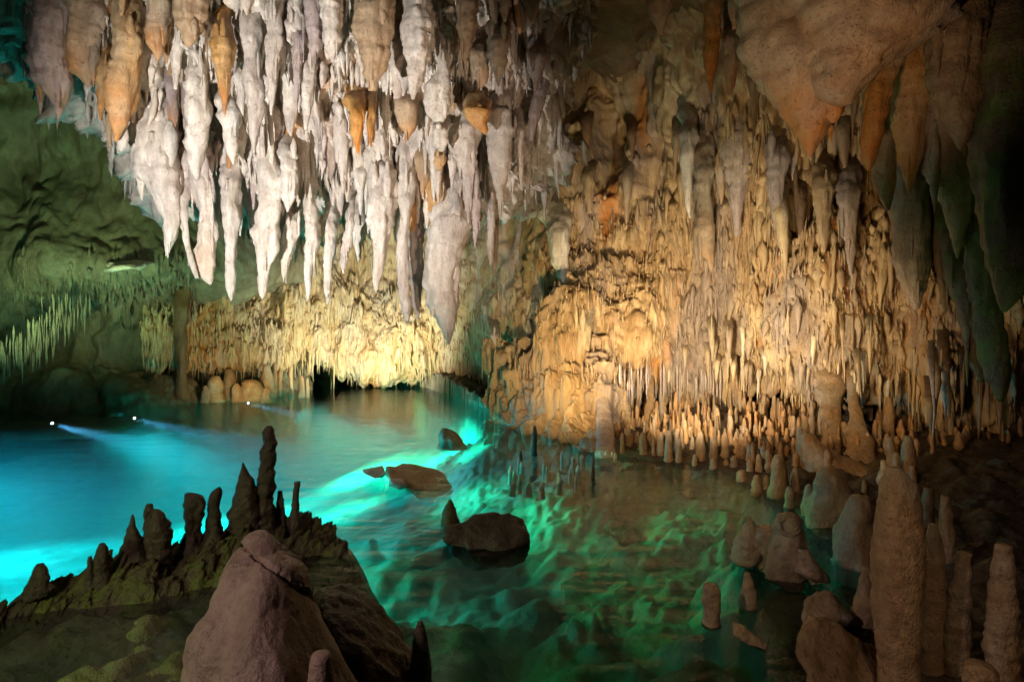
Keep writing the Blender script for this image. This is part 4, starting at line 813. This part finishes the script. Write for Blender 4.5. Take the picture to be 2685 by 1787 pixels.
# ================================================================== near left: the big rock and the spiky ledge
bigr = empty('boulder', P(780, 2300, 1.75), 'big smooth brown rock cracked near its top, cut by the bottom edge of the picture', 'boulder')
def project(V): return CX + V[:, 0] / V[:, 1] * F, HZ - (V[:, 2] - CAMZ) / V[:, 1] * F
def groove(o, line, width, depth, lift=0):
    """press a crack along a line of photo pixels into a rock; the rock above it is lifted a little"""
    n = len(o.data.vertices); co = np.empty(n * 3, np.float32); o.data.vertices.foreach_get('co', co); nr = np.empty(n * 3, np.float32); o.data.vertices.foreach_get('normal', nr)
    co = co.reshape(-1, 3); nr = nr.reshape(-1, 3); off = np.array(o.parent.location) if o.parent else np.array(o.location)
    px, py = project(co + off); L = np.array(line, float); ly = np.interp(px, L[:, 0], L[:, 1]) + 5 * noise(np.stack([px / 14, px * 0, px * 0], 1), 5); dl = py - ly
    inside = (px > L[0, 0]) & (px < L[-1, 0]) & (nr[:, 1] < .3)
    k = np.exp(-(dl / width) ** 2) * inside
    co = co - nr * (k * depth)[:, None] + nr * (lift * sstep(-dl, 0, 10) * inside)[:, None]
    o.data.vertices.foreach_set('co', co.ravel().astype(np.float32)); o.data.update()
bb = rock_poly('boulder_body', [P(660, 1362, 1.9), P(690, 1366, 1.9), P(792, 1400, 1.9), P(632, 1436, 1.85), P(808, 1480, 1.9), P(586, 1486, 1.75), P(528, 1562, 1.7), P(482, 1682, 1.6), P(446, 1787, 1.55), P(370, 2300, 1.4), P(820, 1560, 1.85), P(866, 1640, 1.75), P(975, 1787, 1.65), P(1200, 2300, 1.4),
    P(640, 1560, 1.58), P(690, 1460, 1.68), P(740, 1500, 1.66), P(680, 1700, 1.42), P(760, 1640, 1.56), P(740, 1900, 1.3), P(760, 2300, 1.2), P(700, 1500, 2.25), P(900, 2300, 2.4), P(450, 2300, 2.3)], 'purple', 21, .02, 4, parent=bigr, smooth=.75)
groove(bb, [(630, 1425), (668, 1462), (720, 1494), (770, 1535), (820, 1566)], 4, .02, .007)
rock_poly('boulder_shoulder', [P(835, 1530, 2.0), P(955, 1520, 2.15), P(1008, 1580, 2.1), P(1055, 1670, 2.0), P(1160, 1787, 1.9), P(1350, 2300, 1.7), P(790, 1640, 1.9), P(880, 1640, 1.85), P(960, 1720, 1.75), P(1000, 2300, 1.5), P(900, 1530, 2.5), P(1150, 2300, 2.5), P(800, 1540, 2.3)], 'dark', 22, .03, 4, parent=bigr, smooth=.75)  # near-black colour stands in for the shade on the boulder's right side
part('knob', [(1712, 820, 865), (1722, 812, 872), (1750, 810, 872), (1800, 806, 880), (1850, 800, 890)], 1.42, 'purple', bigr, m=24, amp=.08, fine=.02)
mite([(1628, 1096, 1108), (1660, 1086, 1116), (1710, 1080, 1124), (1790, 1068, 1130), (1900, 1050, 1150)], 1.9, 'dark', 'dark spike at the right foot of the big smooth rock', None, amp=.15)
# ledge: a lumpy ridge swept along the near left shore
pth = np.array([P(-60, 1640, 2.75), P(60, 1570, 2.9), P(180, 1540, 3.0), P(300, 1510, 3.1), P(420, 1460, 3.2), P(540, 1420, 3.35), P(640, 1390, 3.5), P(740, 1380, 3.65), P(830, 1385, 3.75), P(905, 1440, 3.5), P(960, 1500, 3.2)])
C = crom(pth, 320); C[:, 2] = 0
wd = crom(np.array([.10, .16, .2, .24, .28, .3, .34, .34, .34, .32, .2]), 320); ht = crom(np.array([.0, .05, .05, .09, .09, .12, .14, .14, .04, -.04, -.12]), 320)
th = np.linspace(0, math.pi, 90); V = np.zeros((320, 90, 3))
V[..., 0] = C[:, None, 0] + .35 * wd[:, None] * np.cos(th); V[..., 1] = C[:, None, 1] - wd[:, None] * np.cos(th); V[..., 2] = -.18 + (ht + .18)[:, None] * np.sin(th) ** .7
dn = .15 * fbm(V * 3.4, 301, 5, .6) + .12 * billow(V * 6, 302, 4, .6) - .05
V += dn[..., None] * np.array([.5, .5, 1]) * np.sin(th)[None, :, None]
org = C[160]
me = mesh('rock_ledge', V.reshape(-1, 3) - org, quads(320, 90), np.zeros(28800), [M['moss']])
link('rock_ledge', me, 'low dark mossy ledge carrying broken spikes at the near left', 'rock ledge', loc=org)
SP = 'dark broken spikes on the mossy ledge'
for rows, d, lb in [
 ([(1116, 699, 712), (1124, 692, 719), (1150, 688, 724), (1180, 683, 726), (1250, 672, 723), (1300, 668, 716), (1345, 664, 720), (1400, 655, 730)], 3.55, 'tallest dark stalagmite of the mossy ledge, standing upright against the blue water'),
 ([(1212, 636, 639), (1235, 630, 648), (1265, 622, 664), (1300, 613, 674), (1345, 602, 680), (1400, 598, 684)], 3.5, 'thorn shaped spike leaning on the tallest stalagmite of the ledge'),
 ([(1276, 571, 578), (1290, 553, 581), (1320, 545, 580), (1350, 542, 582), (1400, 538, 588)], 3.4, 'slanted blade like stump left of the thorn'),
 ([(1293, 485, 503), (1302, 483, 530), (1330, 484, 532), (1370, 488, 525), (1420, 482, 530)], 3.35, 'double headed stump left of the slanted blade'),
 ([(1336, 397, 418), (1360, 384, 438), (1400, 383, 448), (1435, 386, 446), (1480, 380, 450)], 3.2, 'rounded lump like stump in the middle of the ledge'),
 ([(1321, 385, 400), (1345, 380, 404), (1400, 378, 408)], 3.24, 'small broken tooth behind the rounded lump'),
 ([(1348, 344, 350), (1380, 336, 356), (1410, 327, 366), (1450, 318, 372)], 3.15, 'sharp narrow spike left of the rounded lump'),
 ([(1424, 261, 275), (1440, 252, 285), (1480, 249, 286), (1520, 250, 287), (1550, 248, 290)], 3.0, 'round headed dark peg left of the sharp spike'),
 ([(1478, 98, 112), (1495, 90, 120), (1530, 80, 130)], 2.9, 'small hump at the left end of the ledge'),
 ([(1458, 232, 240), (1475, 228, 243), (1510, 224, 247)], 3.0, 'tiny tooth beside the round headed peg'),
 ([(1262, 772, 786), (1300, 768, 784), (1340, 762, 784), (1390, 756, 790)], 3.65, 'thin straight peg at the right end of the ledge'),
 ([(1286, 728, 740), (1310, 726, 742), (1345, 722, 746), (1390, 718, 750)], 3.62, 'short knob between the tallest stalagmite and the thin peg')]:
    y1, a, b = rows[-1]; mite(rows + [(y1 + 30, a - (b - a) * .3, b + (b - a) * .3)], d, 'dark', lb, SP, m=28, amp=.3, fine=.25, step=4)

# ================================================================== things in the pool
rock_poly('boulder', [P(1165, 1400, 3.7), P(1205, 1352, 3.75), P(1262, 1338, 3.85), P(1345, 1350, 3.85), P(1382, 1362, 3.8), P(1390, 1420, 3.75), P(1350, 1455, 3.6), P(1265, 1462, 3.55), P(1250, 1500, 3.6), P(1380, 1480, 4.1), P(1200, 1480, 4.1)], 'dark', 6, .04, label='dark reddish boulder breaking the surface in the middle of the pool', cat='boulder')
mite([(1308, 1178, 1184), (1325, 1166, 1192), (1350, 1158, 1200), (1375, 1155, 1210)], 4.05, 'moss', 'small dark horn behind the reddish boulder', None, amp=.25)
slab = empty('rock_slab', WL(1060, 1270), 'pale broken slab with pointed fragments, half sunk in the turquoise water', 'rock slab')
rock_poly('slab_body', [P(1008, 1222, 5.3), P(1012, 1232, 4.9), P(1060, 1216, 5.5), P(1120, 1222, 5.5), P(1170, 1245, 5.3), P(1188, 1272, 5.1), P(1150, 1290, 4.9), P(1080, 1285, 4.8), P(1020, 1255, 4.8), P(1100, 1310, 5.0), P(1170, 1300, 5.3)], 'cream', 7, .025, parent=slab)
rock_poly('slab_point', [P(944, 1228, 5.2), P(1005, 1217, 5.3), P(1012, 1240, 5.0), P(985, 1256, 4.9), P(1010, 1250, 5.25), P(950, 1240, 5.1)], 'white', 8, .015, parent=slab)
rock_poly('slab_fragment', [P(1018, 1250, 4.8), P(1050, 1254, 4.75), P(1068, 1270, 4.7), P(1030, 1268, 4.65), P(1055, 1285, 4.8), P(1015, 1275, 4.85)], 'white', 9, .015, parent=slab)
mound('rock', [(1122, 1160, 1170), (1132, 1152, 1195), (1150, 1148, 1212), (1172, 1146, 1230)], 6.7, 'cream', 'small pale hump just breaking the water in the middle of the pool', amp=.25)
PG = 'stubs standing in the pool near the far shore'
for x, y0, y1, wd, lb in [(1402, 1115, 1186, 16, 'thin black stub standing in the pool before the fluted wall'), (1365, 1182, 1212, 10, 'tiny black stub in the pool left of the sparkling shallows'),
                          (1316, 1060, 1098, 18, 'brown stub at the water edge below the slim corner column'), (1555, 1190, 1250, 10, 'dark wet twig like stub beside the swollen foot of the pale column')]:
    mite(stag_rows(x, y0, y1, wd, g), WL(x, y1)[1], 'dark', lb, PG, m=14, amp=.1)
for k in range(22):
    x = g.uniform(1330, 1620); y1 = g.uniform(1195, 1275); h = g.uniform(6, 20); wd = g.uniform(8, 16); d = WL(x, y1)[1]
    mite(stag_rows(x, y1 - h, y1 + 25, wd, g), d, 'white', 'tiny pale stub just under the surface in the shallows before the bank', 'tiny pale stubs in the shallows', m=10, step=5)

# ================================================================== left shore: rounded stalagmite clumps and the pale ledge
LG = 'rounded stalagmites on the left shore'
for x, y0, y1, wd, lb in [(565, 985, 1045, 46, 'large rounded lump at the left end of the far shore'), (600, 965, 1040, 38, 'ribbed rounded stalagmite beside the large lump'),
    (655, 995, 1042, 60, 'broad pale lump in the middle of the left shore'), (700, 955, 1035, 34, 'tall ribbed clump left of the thin pale column'), (722, 950, 1030, 16, 'narrow finger right of the ribbed clump'),
    (735, 965, 1030, 14, 'short finger next to the narrow one'), (790, 985, 1035, 20, 'small yellow clump right of the thin pale column'), (805, 990, 1035, 12, 'thin yellow finger at the right end of the left shore'),
    (620, 1005, 1045, 26, 'low pinkish cone in front of the ribbed stalagmite'), (700, 1015, 1048, 24, 'low white based cone at the waterline'), (540, 1010, 1048, 22, 'dull knob at the far left of the clumps')]:
    mite(stag_rows(x, y0, y1, wd, g), WL(x, y1 + 6)[1], 'stag', lb, LG, m=18, amp=.25)
lump('column', [(700, 455, 520), (780, 458, 500), (850, 455, 490), (920, 458, 488), (980, 462, 490), (1045, 464, 500)], 9.6, 'brown', 'brown fluted column of rock at the left end of the far shore', 'column', 'columns joining ceiling and floor', base='bottom', amp=.4, root=1.2)
rock_poly('rock_shelf', [P(278, 684, 8.7), P(330, 682, 8.9), P(380, 678, 9.0), P(425, 686, 9.2), P(345, 703, 8.5), P(276, 714, 8.5), P(262, 700, 9.9), P(420, 704, 10.4), P(440, 688, 10.4), P(300, 700, 10.2)], 'white', 10, .03, label='pale flat shelf jutting from the green left wall', cat='rock shelf')
# ================================================================== the lamps one can see in the water
def lamp(loc, aim, label, col, strength):
    t = empty('underwater_lamp', loc, label, 'lamp', 'underwater lamps')
    n = 20; th = np.linspace(0, 2 * math.pi, n, endpoint=False)
    def lathe(name, prof, mat):
        p = np.array(prof); Vv = np.stack([p[:, 1][:, None] * np.cos(th), p[:, 1][:, None] * np.sin(th), np.repeat(p[:, 0][:, None], n, 1)], -1).reshape(-1, 3)
        o = link(name, mesh(name, Vv, quads(len(p), n, True), np.zeros(len(Vv)), [mat]), parent=t); return o
    lathe('housing', [(-.09, .001), (-.09, .03), (-.07, .045), (.0, .05), (.005, .055), (.02, .055), (.02, .046)], METAL)
    em = bpy.data.materials.new('lamp_glow'); em.use_nodes = True; b = em.node_tree.nodes['Principled BSDF']
    b.inputs['Emission Color'].default_value = (*col, 1); b.inputs['Emission Strength'].default_value = strength
    lathe('lens', [(.016, .046), (.022, .03), (.024, .001)], em)
    t.scale = (.32, .32, .32); t.rotation_euler = (Vector(aim) - Vector(loc)).to_track_quat('Z', 'Y').to_euler()
METAL = bpy.data.materials.new('lamp_metal'); METAL.use_nodes = True
METAL.node_tree.nodes['Principled BSDF'].inputs['Base Color'].default_value = (.12, .12, .13, 1); METAL.node_tree.nodes['Principled BSDF'].inputs['Metallic'].default_value = .8; METAL.node_tree.nodes['Principled BSDF'].inputs['Roughness'].default_value = .4
lamp(WL(136, 1103) + np.array([0, 0, -.03]), WL(136, 1103) + np.array([2, -.6, -.1]), 'bright underwater lamp nearest the left edge, shining right along the water', (.75, .85, 1), 40)
lamp(WL(352, 1090) + np.array([0, 0, -.03]), WL(352, 1090) + np.array([2, -.6, -.1]), 'bright underwater lamp further right along the left shore', (.75, .85, 1), 30)
lamp(WL(650, 1052) + np.array([0, 0, -.03]), WL(650, 1052) + np.array([2, -.6, -.1]), 'bright underwater lamp at the far shore before the rounded lumps', (.7, .85, 1), 30)
